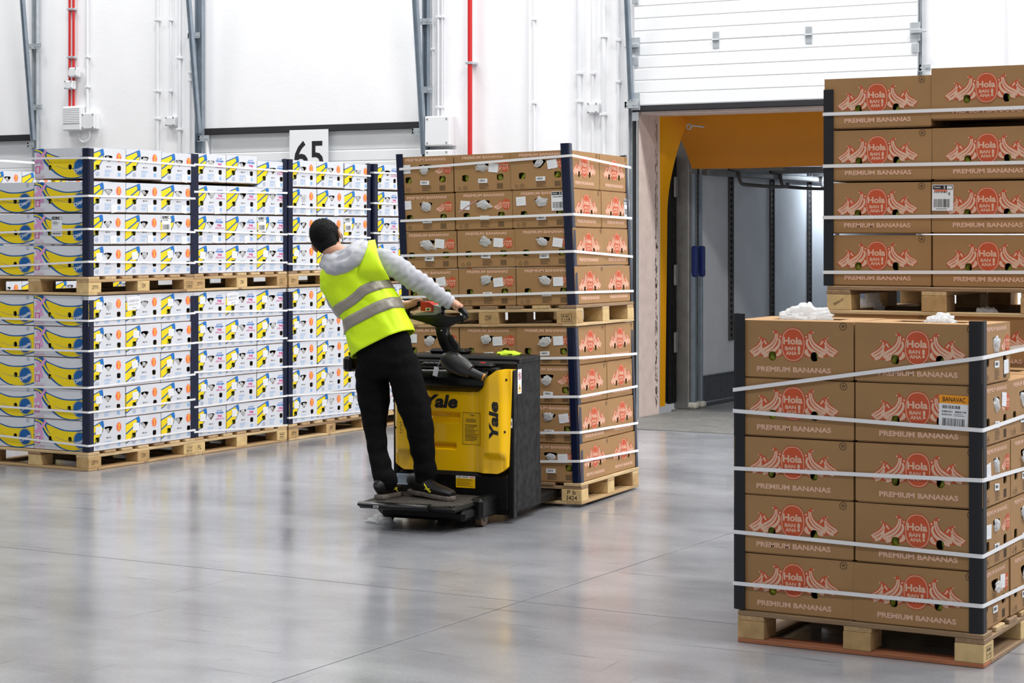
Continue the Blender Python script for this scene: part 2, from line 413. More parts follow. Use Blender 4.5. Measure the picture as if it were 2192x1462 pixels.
# tread plate of the dock leveller
pl = MB().box(xd0 + .025, xd1 - .025, 15.55, 17.38, 0.0, 0.006)
rn = random.Random(2)
px0, px1 = xd0 + .03, -5.5
nx, ny = 66, 49
for i in range(nx):
    for j in range(ny):
        x = px0 + 0.02 + i * 0.042; y = 15.58 + j * 0.036 + (0.018 if i % 2 else 0)
        if x > xd1 - .05: continue
        a = 0.7 if (i + j) % 2 else -0.7; c, s_ = math.cos(a), math.sin(a)
        q = [(-.014, 0), (0, -.004), (.014, 0), (0, .004)]
        vs = [(x + u * c - v * s_, y + u * s_ + v * c, 0.006) for u, v in q] + [(x, y, 0.0085)]
        pl.add(vs, [(0, 1, 4), (1, 2, 4), (2, 3, 4), (3, 0, 4)])
lev = pl.build('dock_leveller_plate', M_STEEL, merge=False)
tag(lev, 'grey steel tread plate on the floor at the open dock', 'floor plate')

# ---- yellow dock shelter: left curtain, header curtain
yc0 = YW + 0.41
cur = empty('dock_shelter', (jx, yc0, 0), label='yellow tarpaulin dock shelter hanging inside the open loading door', cat='dock shelter')
mb = MB(); g = []
NZ = 40
for iz in range(NZ + 1):
    z = .07 + 2.75 * iz / NZ
    wdt = 0.012 + 0.02 * (z / 2.8) + 0.26 * max(0, (z - 1.9) / 0.92) ** 1.8
    row = []
    for k in range(9):
        s_ = k / 8
        row.append((0.022 + wdt * s_ * 0.9, -0.005 + 0.11 * s_ + 0.012 * math.sin(s_ * 5 + z * 1.3) , z))
    g.append(row)
vs = [p for r in g for p in r]; fs = [(i * 9 + k, i * 9 + k + 1, (i + 1) * 9 + k + 1, (i + 1) * 9 + k) for i in range(NZ) for k in range(8)]
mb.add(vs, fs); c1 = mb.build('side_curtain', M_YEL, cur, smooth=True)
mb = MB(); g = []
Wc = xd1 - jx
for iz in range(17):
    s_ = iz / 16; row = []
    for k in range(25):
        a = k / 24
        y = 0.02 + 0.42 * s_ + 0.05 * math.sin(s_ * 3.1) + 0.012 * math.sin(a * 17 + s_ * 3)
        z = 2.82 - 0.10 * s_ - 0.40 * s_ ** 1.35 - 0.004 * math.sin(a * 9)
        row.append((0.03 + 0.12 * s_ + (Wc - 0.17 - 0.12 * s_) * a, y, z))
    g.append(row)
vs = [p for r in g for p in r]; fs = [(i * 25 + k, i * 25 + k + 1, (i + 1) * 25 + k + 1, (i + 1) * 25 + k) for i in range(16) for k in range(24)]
mb.add(vs, fs); mb.build('header_curtain', M_YEL_SHADE, cur, smooth=True)
MB().tube([(0.30, 0.06, 2.70), (0.34, 0.06, 2.71), (0.45, 0.06, 2.695)], 0.008, 8).tube([(0.30 + 0.025 * math.cos(a * .7), 0.05, 2.70 + .025 * math.sin(a * .7)) for a in range(10)], 0.006, 6).build('tie_ring', M_GALV, cur, smooth=True)
# black rubber bumper and trailer rear door folded back
lx1 = wx(1450, 17.52); lx0 = wx(1421, 17.36)
bmp = MB().cbox(lx0, lx1, 17.36, 17.52, 0.06, 2.46, 0.02)
bp = empty('trailer_door', (lx0, 17.4, 0.06), label='black folded-back trailer door with pale hinges beside the yellow curtain', cat='door')
def P_(o, root): o.parent = root; o.matrix_parent_inverse = root.matrix_world.inverted(); return o
bpy.context.view_layer.update()
P_(bmp.build('door_leaf', M_BLACK), bp)
for z in (0.55, 1.20, 2.05): P_(MB().cbox(lx1 - .005, lx1 + 0.018, 17.43, 17.50, z, z + 0.20, 0.008).build('hinge', M_ALU), bp)

# ---- trailer standing at the dock
TX = wx(1476, 17.6) ; TY = 17.60; TE = 27.0; TZ = 2.62; TR = TX + 2.48
tr = empty('trailer', (TX, TY, 0), label='open refrigerated trailer interior with grey walls and vertical tracks behind the dock', cat='trailer')
bpy.context.view_layer.update()
def TP(mb, name, m, **k): return P_(mb.build(name, m, **k), tr)
TP(MB().box(TX - 0.10, TX, TY, TE, 0.0, TZ), 'side_wall', M_TRWALL)
TP(MB().box(TR, TR + 0.08, TY, TE, 0.0, TZ), 'side_wall', M_TRWALL)
TP(MB().box(TX - .1, TR + .08, TE, TE + .1, 0.0, TZ), 'front_wall', M_TRWALL)
TP(MB().box(TX - .1, TR + .08, TY, TE, TZ, TZ + .08), 'roof', M_TRWALL)
TP(MB().box(TX - .1, TR + .08, 17.40, TE, -0.10, 0.004), 'trailer_floor', M_STEEL)
TP(MB().cbox(TX - 0.14, TX + 0.02, TY - 0.06, TY + 0.06, 0.0, TZ, 0.01).cbox(TX - 0.01, TX + 0.03, TY - 0.03, TY + 0.12, 0.0, TZ, 0.006), 'door_frame', M_ALU)
TP(MB().cbox(TX, TX + 0.015, TY + .1, TE, 0.02, 0.30, 0.004).cbox(TX, TX + 0.022, TY + .1, TE, 0.285, 0.31, 0.004).cbox(TX, TX + .03, TY + .1, TE, 0.0, 0.05, .01), 'kick_plate', M_TRKICK)
for px in (1489, 1563, 1651, 1731, 1790):
    y = wy(px, TX)
    tk = MB().cbox(TX - .0, TX + 0.012, y - 0.055, y + 0.055, 0.62, 2.42, 0.003).cbox(TX + .01, TX + 0.02, y - 0.055, y - 0.035, 0.62, 2.42, 0.003).cbox(TX + .01, TX + 0.02, y + 0.035, y + 0.055, 0.62, 2.42, 0.003)
    t_ = TP(tk, 'wall_track', M_TRDARK)
    sl = MB()
    for k in range(30): sl.box(TX + 0.0121, TX + 0.0135, y - 0.022, y + 0.022, 0.66 + k * 0.059, 0.69 + k * 0.059)
    so = sl.build('slot', M_DARK, t_, merge=False)
    so['kind'] = 'stuff'
# beams with hooks below the roof
for yb in (wy(1560, TX), wy(1650, TX), wy(1738, TX)):
    TP(MB().cbox(TX + 0.02, TX + 0.6, yb - 0.04, yb + 0.04, 2.33, 2.40, 0.006), 'roof_beam', M_ALU)
    TP(MB().tube(spline([(TX + 0.10, yb + .02, 2.36), (TX + 0.12, yb + .02, 2.22), (TX + 0.20, yb + .06, 2.19), (TX + 0.55, yb + .12, 2.17), (TX + 0.58, yb + .12, 2.21)], 5), 0.018, 8), 'roof_hook', M_TRDARK, smooth=True)
TP(MB().cbox(TX + 0.02, TX + 0.09, TY + 0.25, TE - .3, 2.27, 2.33, 0.01), 'roof_rail', M_ALU)
for px, m_ in ((1484, 0), (1499, 1)):
    y = wy(px, TX + 0.05)
    b = empty('load_bar', (TX + 0.05, y, 0.0), label='upright steel load bar with blue handle, ' + ('nearer the trailer door frame' if m_ == 0 else 'farther from the trailer door frame'), cat='load bar', group='load bars in the trailer')
    MB().cbox(-0.022, 0.022, -0.022, 0.022, 0.06, 1.32, 0.005).cbox(-0.016, 0.016, -0.016, 0.016, 1.3, 2.28, 0.004).build('pole', M_GALVD, b)
    MB().cbox(-0.01, 0.045, -0.03, 0.03, 1.28, 1.58, 0.012).tube([(0.03, 0, 1.33), (0.05, 0, 1.33)], .012, 8).build('handle', mat('blue plastic', (22, 40, 104), 0.4), b)
    MB().cbox(-0.05, 0.05, -0.05, 0.05, 0.005, 0.07, 0.02).build('foot', mat('dirty white rubber', (205, 202, 190), 0.8), b)
lmp = TP(MB().cbox(TX + 0.25, TX + 0.33, wy(1728, TX), wy(1790, TX), 2.40, 2.44, 0.006), 'roof_lamp', mat('trailer lamp', (220, 235, 255), 0.5, emit=9.0))
area_lamp('trailer_lamp', (TX + 0.29, wy(1755, TX), 2.38), 0.08, 0.9, 27.0, (0.80, 0.9, 1.0))

# ---- door tracks, rods and brackets beside the doors
def track(x, y, z0, z1, w, label, dep=0.05, m=M_GALV):
    mb = MB().cbox(x, x + w, y - 0.004, y, z0, z1, 0.0015).cbox(x, x + 0.004, y - dep, y, z0, z1, 0.0015).cbox(x + w - 0.004, x + w, y - dep, y, z0, z1, 0.0015)
    r = empty('door_track', (x, y, z0), label=label, cat='door track'); bpy.context.view_layer.update()
    P_(mb.build('rail', m), r)
    bl = MB()
    for k in range(14):
        zz = z0 + 0.15 + (z1 - z0 - .3) * k / 13
        bl.tube([(x + w * .35, y - .004, zz), (x + w * .35, y - .010, zz)], 0.006, 6)
    o = bl.build('bolt', M_ALU, merge=False); o['kind'] = 'stuff'; P_(o, r)
    return r
def slanted(px0, py0, px1, py1, yoff, label, w=0.035):
    a = Vector((wx(px0, YW - yoff - .10), YW - yoff - .10, 0)); a.z = wz(py0, a.x, a.y)
    b = Vector((wx(px1, YW - yoff), YW - yoff, 0)); b.z = wz(py1, b.x, b.y)
    t = (a - b).normalized(); a2 = a + t * 1.6
    mb = MB(); ax = Vector((1, 0, 0)); az = t; ay = az.cross(ax).normalized(); ax = ay.cross(az)
    c = (a2 + b) / 2; hl = (a2 - b).length / 2
    mb.obox(c, ax, ay, az, w / 2, 0.004, hl).obox(c + ax * w / 2, ax, ay, az, 0.003, 0.022, hl).obox(c - ax * w / 2, ax, ay, az, 0.003, 0.022, hl)
    o = mb.build('door_guide', M_GALVD, merge=False); return tag(o, label, 'door guide')
def bracket(px, py, yoff, label, w=0.20):
    y = YW - yoff; x = wx(px, y); z = wz(py, x, y)
    mb = MB().cbox(x - w / 2, x + w / 2, y - 0.004, y, z - 0.03, z + 0.03, 0.001).cbox(x - w / 2, x - w / 2 + 0.02, y - 0.004, y + yoff, z - 0.03, z + 0.03, 0.001).cbox(x - w / 2, x + w / 2, y - 0.025, y, z - 0.032, z - 0.026, 0.001)
    for k in (-.3, .1, .35): mb.tube([(x + w * k, y - .004, z), (x + w * k, y - .014, z)], 0.010, 6)
    return tag(mb.build('door_bracket', M_GALV), label, 'bracket')
track(wx(74, YW - .02), YW - .02, 0, 7, 0.075, 'wide pale steel door track left of the twin red pipes')
track(wx(423, YW - .02), YW - .02, 0, 7, 0.095, 'wide grey steel door track at the left edge of door 65', m=M_GALVD)
track(wx(909, YW - .02), YW - .02, 0, 7, 0.062, 'grey steel door track at the right edge of door 65', m=M_GALVD)
track(wx(1350, YW - .03), YW - .03, 0, 2.86, 0.085, 'steel door track below the raised dock door, beside cream jamb')
track(wx(1965, YW - .03), YW - .03, 0, 7, 0.055, 'steel door track at the right edge of the raised dock door')
slanted(48, 0, 71, 300, .11, 'slanted steel door guide left of the twin red pipes')
slanted(404, 0, 426, 285, .11, 'slanted blue-grey door guide at the left edge of door 65')
slanted(889, 0, 908, 330, .11, 'slanted steel door guide at the right edge of door 65', 0.045)
slanted(1342, 0, 1351, 215, .11, 'slanted dark door guide at the left edge of the raised dock door')
bracket(74, 99, .06, 'upper steel bracket joining the guide left of the red pipes')
bracket(79, 230, .06, 'lower steel bracket joining the guide left of the red pipes', .16)
bracket(415, 76, .06, 'flat steel bracket at the left edge of door 65', .16)
bracket(911, 46, .06, 'upper steel bracket at the right edge of door 65', .16)
bracket(914, 192, .06, 'lower steel bracket at the right edge of door 65', .14)
bracket(436, 296, .07, 'projecting steel roller bracket at the top left corner of door 65', .14)
bracket(893, 281, .07, 'projecting steel roller bracket at the top right corner of door 65', .12)
bracket(66, 310, .07, 'projecting steel roller bracket beside the far left door', .10)
bracket(1980, 145, .07, 'small steel bracket at the right edge of the raised dock door', .10)
bracket(1352, 224, .12, 'bolted steel corner bracket under the left end of the raised dock door', .14)

# ---- pipes and conduits on the wall
def pipe(name, px, y0px, y1px, r, m, label, off=0.05, clips=(), cat='pipe'):
    y = YW - off; x = wx(px, y)
    z1 = wz(y0px, x, y) if y0px > 0 else 7.0; z0 = wz(y1px, x, y) if y1px < 330 else 0.02
    e = empty(name, (x, y, z0), label=label, cat=cat)
    MB().tube([(0, 0, 0), (0, 0, z1 - z0)], r, 14).build('tube', m, e, smooth=True)
    for cpy in clips:
        z = wz(cpy, x, y) - z0
        MB().cbox(-r - .014, r + .014, -r - .004, off - .003, z - 0.012, z + 0.012, 0.003).build('pipe_clip', M_GALV if m is M_RED else M_GREYPVC, e)
    return e
pipe('red_pipe', 149, 0, 228, 0.013, M_RED, 'thin red pipe, left one of the pair above the ribbed sounder', .03, (20, 123), 'pipe')
pipe('red_pipe', 157.5, 0, 228, 0.013, M_RED, 'thin red pipe, right one of the pair above the ribbed sounder', .03, (20, 123), 'pipe')
pipe('red_pipe', 1006, 0, 400, 0.023, M_RED, 'thick single red pipe on the wall behind the brown load', .09, (135,))
pipe('conduit', 187, 0, 245, 0.016, M_GREYPVC, 'pale grey conduit running down to the square box beside the sounder', .022, (122, 186), 'conduit')
pipe('conduit', 337, 0, 400, 0.019, M_GREYPVC, 'pale grey conduit left of the small junction box near door 65', .024, (43, 195, 254), 'conduit')
pipe('conduit', 365, 0, 250, 0.011, M_GREYPVC, 'thin conduit ending in the small junction box near door 65', .018, (43, 195), 'conduit')
pipe('conduit', 384, 0, 400, 0.019, M_GREYPVC, 'pale grey conduit right of the small junction box near door 65', .024, (124, 277), 'conduit')
pipe('conduit', 407, 130, 400, 0.009, M_GREYPVC, 'thin conduit right beside the grey track of door 65', .014, (155, 172), 'conduit')
pipe('conduit', 926.5, 0, 249, 0.007, M_GREYPVC, 'thin conduit nearest to the track, above the large grey enclosure', .014, (105,), 'conduit')
pipe('conduit', 938, 0, 249, 0.012, M_GREYPVC, 'middle one of three conduits above the large grey enclosure', .02, (36, 229), 'conduit')
pipe('conduit', 946.5, 0, 249, 0.008, M_GREYPVC, 'thin outer conduit above the right side of the large grey enclosure', .014, (36, 229), 'conduit')
pipe('conduit', 1143, 0, 400, 0.010, M_GREYPVC, 'thin conduit on the white column casing', .116, (41, 220), 'conduit')
pipe('conduit', 1240, 0, 400, 0.020, M_GREYPVC, 'pale conduit left of the junction box near the open dock', .024, (157, 217), 'conduit')
pipe('conduit', 1269, 0, 400, 0.012, M_GREYPVC, 'thin conduit passing behind the junction box near the open dock', .02, (157,), 'conduit')
pipe('conduit', 1292, 0, 400, 0.020, M_GREYPVC, 'pale conduit right of the junction box near the open dock', .024, (78, 245), 'conduit')
pipe('conduit', 1324, 0, 400, 0.013, M_GREYPVC, 'conduit beside the slanted guide of the open dock', .018, (86, 175), 'conduit')
pipe('conduit', 2161, 0, 400, 0.022, M_GREYPVC, 'pale conduit on the wall above the tall brown load', .024, (), 'conduit')
def wall_box(name, p0, p1, dep, label, ribs=0, off=0.0):
    y = YW - off; x0, x1 = wx(p0[0], y - dep), wx(p1[0], y - dep)
    zt, zb_ = wz(p0[1], x0, y - dep), wz(p1[1], x0, y - dep)
    e = empty(name, (x0, y, zb_), label=label, cat='wall box')
    w, h = x1 - x0, zt - zb_
    MB().cbox(0, w, -dep * .55, 0, 0, h, 0.006).build('back_box', M_GREYPVC, e)
    MB().cbox(0, w, -dep, -dep * .57, 0, h, 0.012).build('lid', M_GREYPVC, e)
    if ribs:
        for k in range(ribs):
            z = h * (0.30 + 0.66 * k / ribs)
            MB().cbox(0.01, w - .01, -dep - .006, -dep + .004, z, z + h * .66 / ribs * .6, 0.002).build('rib', M_GREYPVC, e)
    else:
        sc = MB()
        for a in (0.12, 0.88):
            for b in (0.1, 0.9): sc.tube([(w * a, -dep, h * b), (w * a, -dep - .004, h * b)], 0.009, 8)
        o = sc.build('screw', M_GINK, e, merge=False); o['kind'] = 'stuff'
    return e
wall_box('alarm_sounder', (133, 228), (172, 280), .10, 'white ribbed alarm sounder box below the twin red pipes', ribs=9)
wall_box('junction_box', (173.5, 242), (202, 277), .08, 'plain white junction box beside the ribbed sounder')
wall_box('junction_box', (145, 145), (164, 165), .07, 'small white junction box on the right red pipe', off=.02)
wall_box('junction_box', (137, 173), (154, 191), .07, 'small white junction box on the left red pipe, lower', off=.02)
wall_box('junction_box', (353, 250), (373, 270), .06, 'small white junction box on thin conduit near door 65')
wall_box('electrical_enclosure', (908, 249), (962, 313), .14, 'large light grey electrical enclosure right of door 65')
wall_box('electrical_enclosure', (908, 321), (962, 372), .14, 'second light grey enclosure, below the large one by door 65')
wall_box('junction_box', (1256, 220), (1279, 243), .06, 'small white junction box near the open dock')
y = YW - .03; x = wx(176, y); z = wz(278, x, y)
tag(MB().tube(spline([(x - .05, y, z), (x - .045, y, z - .09), (x + .03, y - .01, z - .135), (x + .10, y, z - .09), (x + .10, y, z + .01)], 6), 0.011, 8).build('flexible_conduit', M_GREYPVC, smooth=True), 'looped white flexible conduit joining the sounder and the box', 'conduit')
# sign 65
y = YW - .02; x0, x1 = wx(620, y), wx(703, y); zt = wz(279, x0, y); hgt = (x1 - x0) * 1.0
sg = empty('dock_number_sign', (x0, y, zt - 0.62), label='white sign with black number 65 on the dock door', cat='sign')
w = x1 - x0
MB().cbox(0, w, -.004, 0, 0, 0.62, .001).build('sign_plate', M_WHITE, sg)
a = Art(); a.text('65', w * .12, 0.19, w * .88, 0.51, 1, 0, bold=0.012)
mb = MB(); a.lay(mb, (0, -.004, 0), (1, 0, 0), (0, 0, 1), (0, -1, 0)); mb.build('lettering', M_INK, sg, recalc=False)
# ------------------------------------------------------------------ banana boxes
from mathutils.geometry import delaunay_2d_cdt
def board(name, rgb, var=0.05):
    m = mat(name, rgb, 0.8, var=var, scale=5, bump=0.05, bscale=220)
    return m
M_KRAFT = board('kraft cardboard', (164, 126, 82), 0.07)
M_HRED = mat('orange red print', (200, 84, 48), 0.75, var=0.06, scale=30)
M_HCREAM = mat('cream print', (224, 184, 158), 0.75, var=0.05, scale=30)
M_HPINK = mat('pale red print', (198, 134, 104), 0.75)
M_HINK = mat('dark brown print', (62, 46, 34), 0.75)
M_CWHITE = board('white coated cardboard', (216, 219, 226), 0.02)
M_CYEL = mat('banana yellow print', (246, 216, 4), 0.55)
M_CBLUE = mat('blue print', (6, 92, 160), 0.55)
M_CPINK = mat('pink print', (222, 160, 208), 0.6)
M_CMAG = mat('magenta print', (208, 76, 146), 0.6)
M_CORA = mat('orange print', (240, 110, 78), 0.6)
M_CLBLUE = mat('light blue print', (150, 186, 226), 0.6)
M_CTIP = mat('bright blue print', (14, 114, 196), 0.55)
M_FRUIT = mat('unripe banana skin', (150, 158, 48), 0.45, var=0.3, scale=14)
M_PLAST = translucent('crumpled clear plastic', (248, 250, 252), 0.35, 0.12)
M_PLAST.node_tree.nodes['Principled BSDF'].inputs['Roughness'].default_value = 0.15
M_PLAST.node_tree.nodes['Principled BSDF'].inputs['Alpha'].default_value = 0.62

def in_poly(p, poly):
    x, y = p; c = False; n = len(poly); j = n - 1
    for i in range(n):
        xi, yi = poly[i][:2]; xj, yj = poly[j][:2]
        if (yi > y) != (yj > y) and x < (xj - xi) * (y - yi) / (yj - yi) + xi: c = not c
        j = i
    return c
def cut(art, holes):
    out = []
    for vs, fs, layer, mi in art.items:
        xs = [v[0] for v in vs]; ys = [v[1] for v in vs]
        hh = [h for h in holes if not (max(p[0] for p in h) < min(xs) or min(p[0] for p in h) > max(xs) or max(p[1] for p in h) < min(ys) or min(p[1] for p in h) > max(ys))]
        if not hh: out.append((vs, fs, layer, mi)); continue
        V_ = [Vector(v) for v in vs]; E = [(f[i], f[(i + 1) % len(f)]) for f in fs for i in range(len(f))]
        for h in hh:
            k = len(V_); V_ += [Vector(p[:2]) for p in h]; E += [(k + i, k + (i + 1) % len(h)) for i in range(len(h))]
        ov, oe, of, *_ = delaunay_2d_cdt(V_, E, [], 0, 1e-7)
        tris = [[vs[i] for i in f] for f in fs]; keep = []
        for f in of:
            c = (sum(ov[i].x for i in f) / len(f), sum(ov[i].y for i in f) / len(f))
            if any(in_poly(c, h) for h in hh): continue
            if any(in_poly(c, t) for t in tris): keep.append(tuple(f))
        out.append(([tuple(v) for v in ov], keep, layer, mi))
    art.items = out; return art

def lid_mesh(name, W, D, h, faceL, faceH, mats, slot=True, zb=0.006):
    mb = MB()
    FR = [(faceL, (-W / 2, -D / 2, 0), (1, 0, 0), (0, -1, 0), W), (faceH, (W / 2, -D / 2, 0), (0, 1, 0), (1, 0, 0), D),
          (faceL, (W / 2, D / 2, 0), (-1, 0, 0), (0, 1, 0), W), (faceH, (-W / 2, D / 2, 0), (0, -1, 0), (-1, 0, 0), D)]
    def panel(outer, holes, o, u, v, n, depth=0.006):
        o, u, v, n = map(Vector, (o, u, v, n)); loops = [outer] + holes
        flat = [p for l in loops for p in l]
        V_ = [Vector(p[:2]) for p in flat]; E = []; k = 0
        for l in loops: E += [(k + i, k + (i + 1) % len(l)) for i in range(len(l))]; k += len(l)
        ov, oe, of, *_ = delaunay_2d_cdt(V_, E, [], 0, 1e-7)
        fs = []
        for f in of:
            c = (sum(ov[i].x for i in f) / 3, sum(ov[i].y for i in f) / 3)
            if any(in_poly(c, q) for q in holes): continue
            a, b, cc = [ov[i] for i in f]
            f = tuple(f)
            if ((b - a).cross(cc - a) > 0) != (u.cross(v).dot(n) > 0): f = f[::-1]
            fs.append(f)
        mb.add([o + u * p.x + v * p.y for p in ov], fs, 0)
        for q in holes:
            m = len(q); vs = [o + u * p[0] + v * p[1] for p in q]; vs += [x - n * depth for x in vs]
            mb.add(vs, [(i, (i + 1) % m, m + (i + 1) % m, m + i) for i in range(m)], len(mats) - 1)
    for (holes, art), o, u, n, w in FR:
        panel([(0, zb), (w, zb), (w, h), (0, h)], holes, o, u, (0, 0, 1), n)
        art.lay(mb, o, u, (0, 0, 1), n)
    sl = [[(-0.15, -0.06), (0.15, -0.06), (0.15, 0.06), (-0.15, 0.06)]] if slot else []
    panel([(-W / 2, -D / 2), (W / 2, -D / 2), (W / 2, D / 2), (-W / 2, D / 2)], sl, (0, 0, h), (1, 0, 0), (0, 1, 0), (0, 0, 1))
    # bottom lip of the lid and the inner base tray
    for a in ((-W / 2, -D / 2, W / 2, -D / 2), (W / 2, -D / 2, W / 2, D / 2), (W / 2, D / 2, -W / 2, D / 2), (-W / 2, D / 2, -W / 2, -D / 2)):
        p, q = Vector((a[0], a[1], zb)), Vector((a[2], a[3], zb)); k = 1 - 0.012 / (W / 2)
        mb.add([p, q, Vector((q.x * k, q.y * k, zb)), Vector((p.x * k, p.y * k, zb))], [(3, 2, 1, 0)], len(mats) - 1)
    return mb.mesh(name, mats, recalc=False, merge=False)
def tray_mesh(W, D, m):
    return MB().box(-W / 2 + .006, W / 2 - .006, -D / 2 + .006, D / 2 - .006, 0, 0.05).box(-W / 2 + .075, W / 2 - .075, -D / 2 + .075, D / 2 - .075, .05, .20, 1).mesh('base_tray', [m, M_DARK])  # tray, plus a dark inner block added to stop light showing through the holes
def fruit_mesh(W, D, hz):
    mb = MB(); rn = random.Random(9)
    for side in (-1, 1):
        for k in range(6):
            x = -W / 2 + .085 + k * (W - .17) / 5; y = side * (D / 2 - .035)
            mb.tube([(x - .035, y, hz - .05), (x - .005, y + side * .008, hz - .01), (x + .012, y + side * .004, hz + .04)], [.014, .019, .012], 7)
        for k in range(5):
            y = -D / 2 + .085 + k * (D - .17) / 4; x = side * (W / 2 - .035)
            mb.tube([(x, y - .035, hz - .05), (x + side * .008, y, hz - .01), (x, y + .012, hz + .04)], [.014, .019, .012], 7)
    return mb.mesh('fruit', M_FRUIT, smooth=True)

# ---- brown box artwork (logo side, handle side)
HW, HD, HH_ = 0.52, 0.395, 0.2395
def HL(x, y): return ((x + 15) * 0.000253, HH_ * (1 - (y - 183 - .0157 * x) / (980 + .022 * x)))
def HLs(pts): return [HL(*p) for p in pts]
def mirror(pts): return [(2024 - x, y + 8) for x, y in pts]
hl = Art(); KR, HR, HC, HI, HP = 0, 1, 2, 3, 4
big = [(680, 345), (735, 375), (770, 425), (815, 440), (815, 800), (720, 828), (580, 832), (460, 802), (432, 745), (438, 690), (520, 630), (620, 565), (672, 490), (690, 425), (668, 400)]
sml = [(420, 463), (470, 488), (520, 508), (585, 580), (600, 640), (450, 800), (300, 805), (243, 745), (248, 700), (330, 640), (400, 580), (437, 520), (425, 495)]
str_b = [([(708, 415), (695, 500), (640, 590), (540, 662), (445, 716)], (16, 34)), ([(738, 410), (722, 540), (660, 640), (560, 712), (455, 762)], (16, 36)),
         ([(762, 500), (776, 570), (735, 655), (655, 722), (560, 780), (490, 795)], (24, 50)), ([(806, 690), (765, 760), (715, 795)], (60, 24)), ([(672, 375), (668, 400)], (16, 20)), ([(785, 450), (790, 480)], (26, 20))]
str_s = [([(455, 510), (440, 570), (380, 640), (300, 690), (254, 728)], (14, 24)), ([(472, 560), (440, 640), (370, 702), (275, 752)], (18, 30)),
         ([(455, 625), (440, 700), (390, 760), (310, 788)], (30, 44)), ([(500, 535), (545, 600)], (26, 18)), ([(416, 480), (420, 500)], (16, 18))]
for fn in (lambda p: p, mirror):
    hl.poly(HLs(fn(sml)), 0, HR); hl.poly(HLs(fn(big)), 0.5 if fn is not mirror else .55, HR)
    for q_, (p, w) in enumerate(str_s): hl.stroke([q[:2] for q in spline(HLs(fn(p)), 4)], (w[0] * .00033, w[1] * .00033), .9 + .1 * q_, HC)
    for q_, (p, w) in enumerate(str_b): hl.stroke([q[:2] for q in spline(HLs(fn(p)), 4)], (w[0] * .00034, w[1] * .00034), 1.5 + .1 * q_, HC)
c = HL(1010, 605)
hl.poly(ellipse(c[0], c[1], .0535, .0695, 36, pw=.85), 2, HR)
hl.poly(ellipse(c[0], c[1], .0500, .0660, 36, pw=.85), 2.5, HC)
hl.poly(ellipse(c[0], c[1], .0470, .0630, 36, pw=.85), 3, HR)
def tx(a, fn, s, x0, y0, x1, y1, layer, mi, bold): p, q = fn(x0, y1), fn(x1, y0); a.text(s, p[0], p[1], q[0], q[1], layer, mi, bold)
def HLc(x, y): return ((x + 15) * 0.000253, HH_ * (1 - (y - 199) / 1002))
tx(hl, HLc, 'Hola', 840, 478, 1170, 604, 3.5, HC, .035); tx(hl, HLc, 'BAN', 872, 640, 1056, 704, 3.5, HC, .035)
tx(hl, HLc, 'ANA', 885, 722, 1078, 784, 3.5, HC, .035); tx(hl, HLc, '!', 1090, 626, 1136, 772, 3.5, HC, .05)
tx(hl, HLc, 'PREMIUM BANANAS', 375, 988, 1660, 1086, 0, HP, .050); tx(hl, HLc, 'PREMIUM BANANAS', 378, 993, 1657, 1081, .5, HC, .030)
hole_hl = [ellipse(*HL(648, 800), .0165, .0195, 16, pw=.8), ellipse(*HL(1375, 815), .0165, .0195, 16, pw=.8)]
def circled(a, c, r, ch, layer, mi): a.ring(c, r * .86, r, layer, mi); a.text(ch, c[0] - r * .52, c[1] - r * .42, c[0] + r * .52, c[1] + r * .42, layer, mi, .01)
def art_copy(a): b = Art(); b.items = list(a.items); return b
hlW, hlA = art_copy(hl), art_copy(hl)
circled(hlW, HLc(1865, 275), .0155, 'W', 1, HI); circled(hlA, HLc(1865, 275), .0155, 'A', 1, HI)

def Hh(x, y): return ((x - 130) / 1510 * HD, HH_ * (1 - (y - 236) / 1002))
hh = Art()
tx(hh, Hh, 'PREMIUM BANANAS', 348, 284, 1440, 366, 0, HP, .050); tx(hh, Hh, 'PREMIUM BANANAS', 351, 288, 1437, 362, .5, HC, .030)
hc = Hh(1482, 585)
bb = [(1305, 470), (1345, 500), (1400, 520), (1420, 640), (1290, 715), (1200, 705), (1145, 655), (1150, 615), (1230, 585), (1290, 530)]
hh.poly([Hh(*p) for p in bb], 0, HR)
for p, w in (([(1318, 505), (1290, 570), (1220, 615), (1155, 640)], (12, 26)), ([(1345, 520), (1325, 600), (1240, 650), (1165, 668)], (14, 30)), ([(1380, 545), (1370, 620), (1290, 685), (1220, 695)], (20, 34))):
    hh.stroke([q[:2] for q in spline([Hh(*k) for k in p], 4)], (w[0] * .00033, w[1] * .00033), 1, HC)
hh.poly(ellipse(hc[0], hc[1], .0275, .0340, 28, pw=.85), 1.5, HR)
tx(hh, Hh, 'Hola', 1390, 510, 1575, 575, 2, HC, .03); tx(hh, Hh, 'BAN', 1405, 592, 1510, 628, 2, HC, .02); tx(hh, Hh, 'ANA', 1405, 640, 1510, 676, 2, HC, .02); tx(hh, Hh, '!', 1530, 590, 1560, 676, 2, HC, .03)
rn = random.Random(5)
p0, p1 = Hh(790, 1180), Hh(1055, 1010); hh.lines(p0[0], p0[1], p1[0], p1[1], 9, 0, HI, rn, .38)
p0, p1 = Hh(1265, 1175), Hh(1425, 1030); hh.bars(p0[0], p0[1], p1[0], p1[1], 9, 0, HI)
circled(hh, Hh(418, 1135), .0150, 'W', 0, HI)
rc = Hh(270, 1140)
for k in range(3):
    a0 = math.radians(90 + 120 * k); ln = [(rc[0] + .0088 * math.cos(a0 + d), rc[1] + .0088 * math.sin(a0 + d)) for d in (-.75, -.3, .3, .75)]
    hh.stroke(ln, .0032, 0, HI)
kite = [q[:2] for q in spline([Hh(*p) for p in ((720, 472), (880, 458), (1030, 472), (1036, 525), (960, 620), (875, 680), (790, 620), (712, 530))], 4, True)]
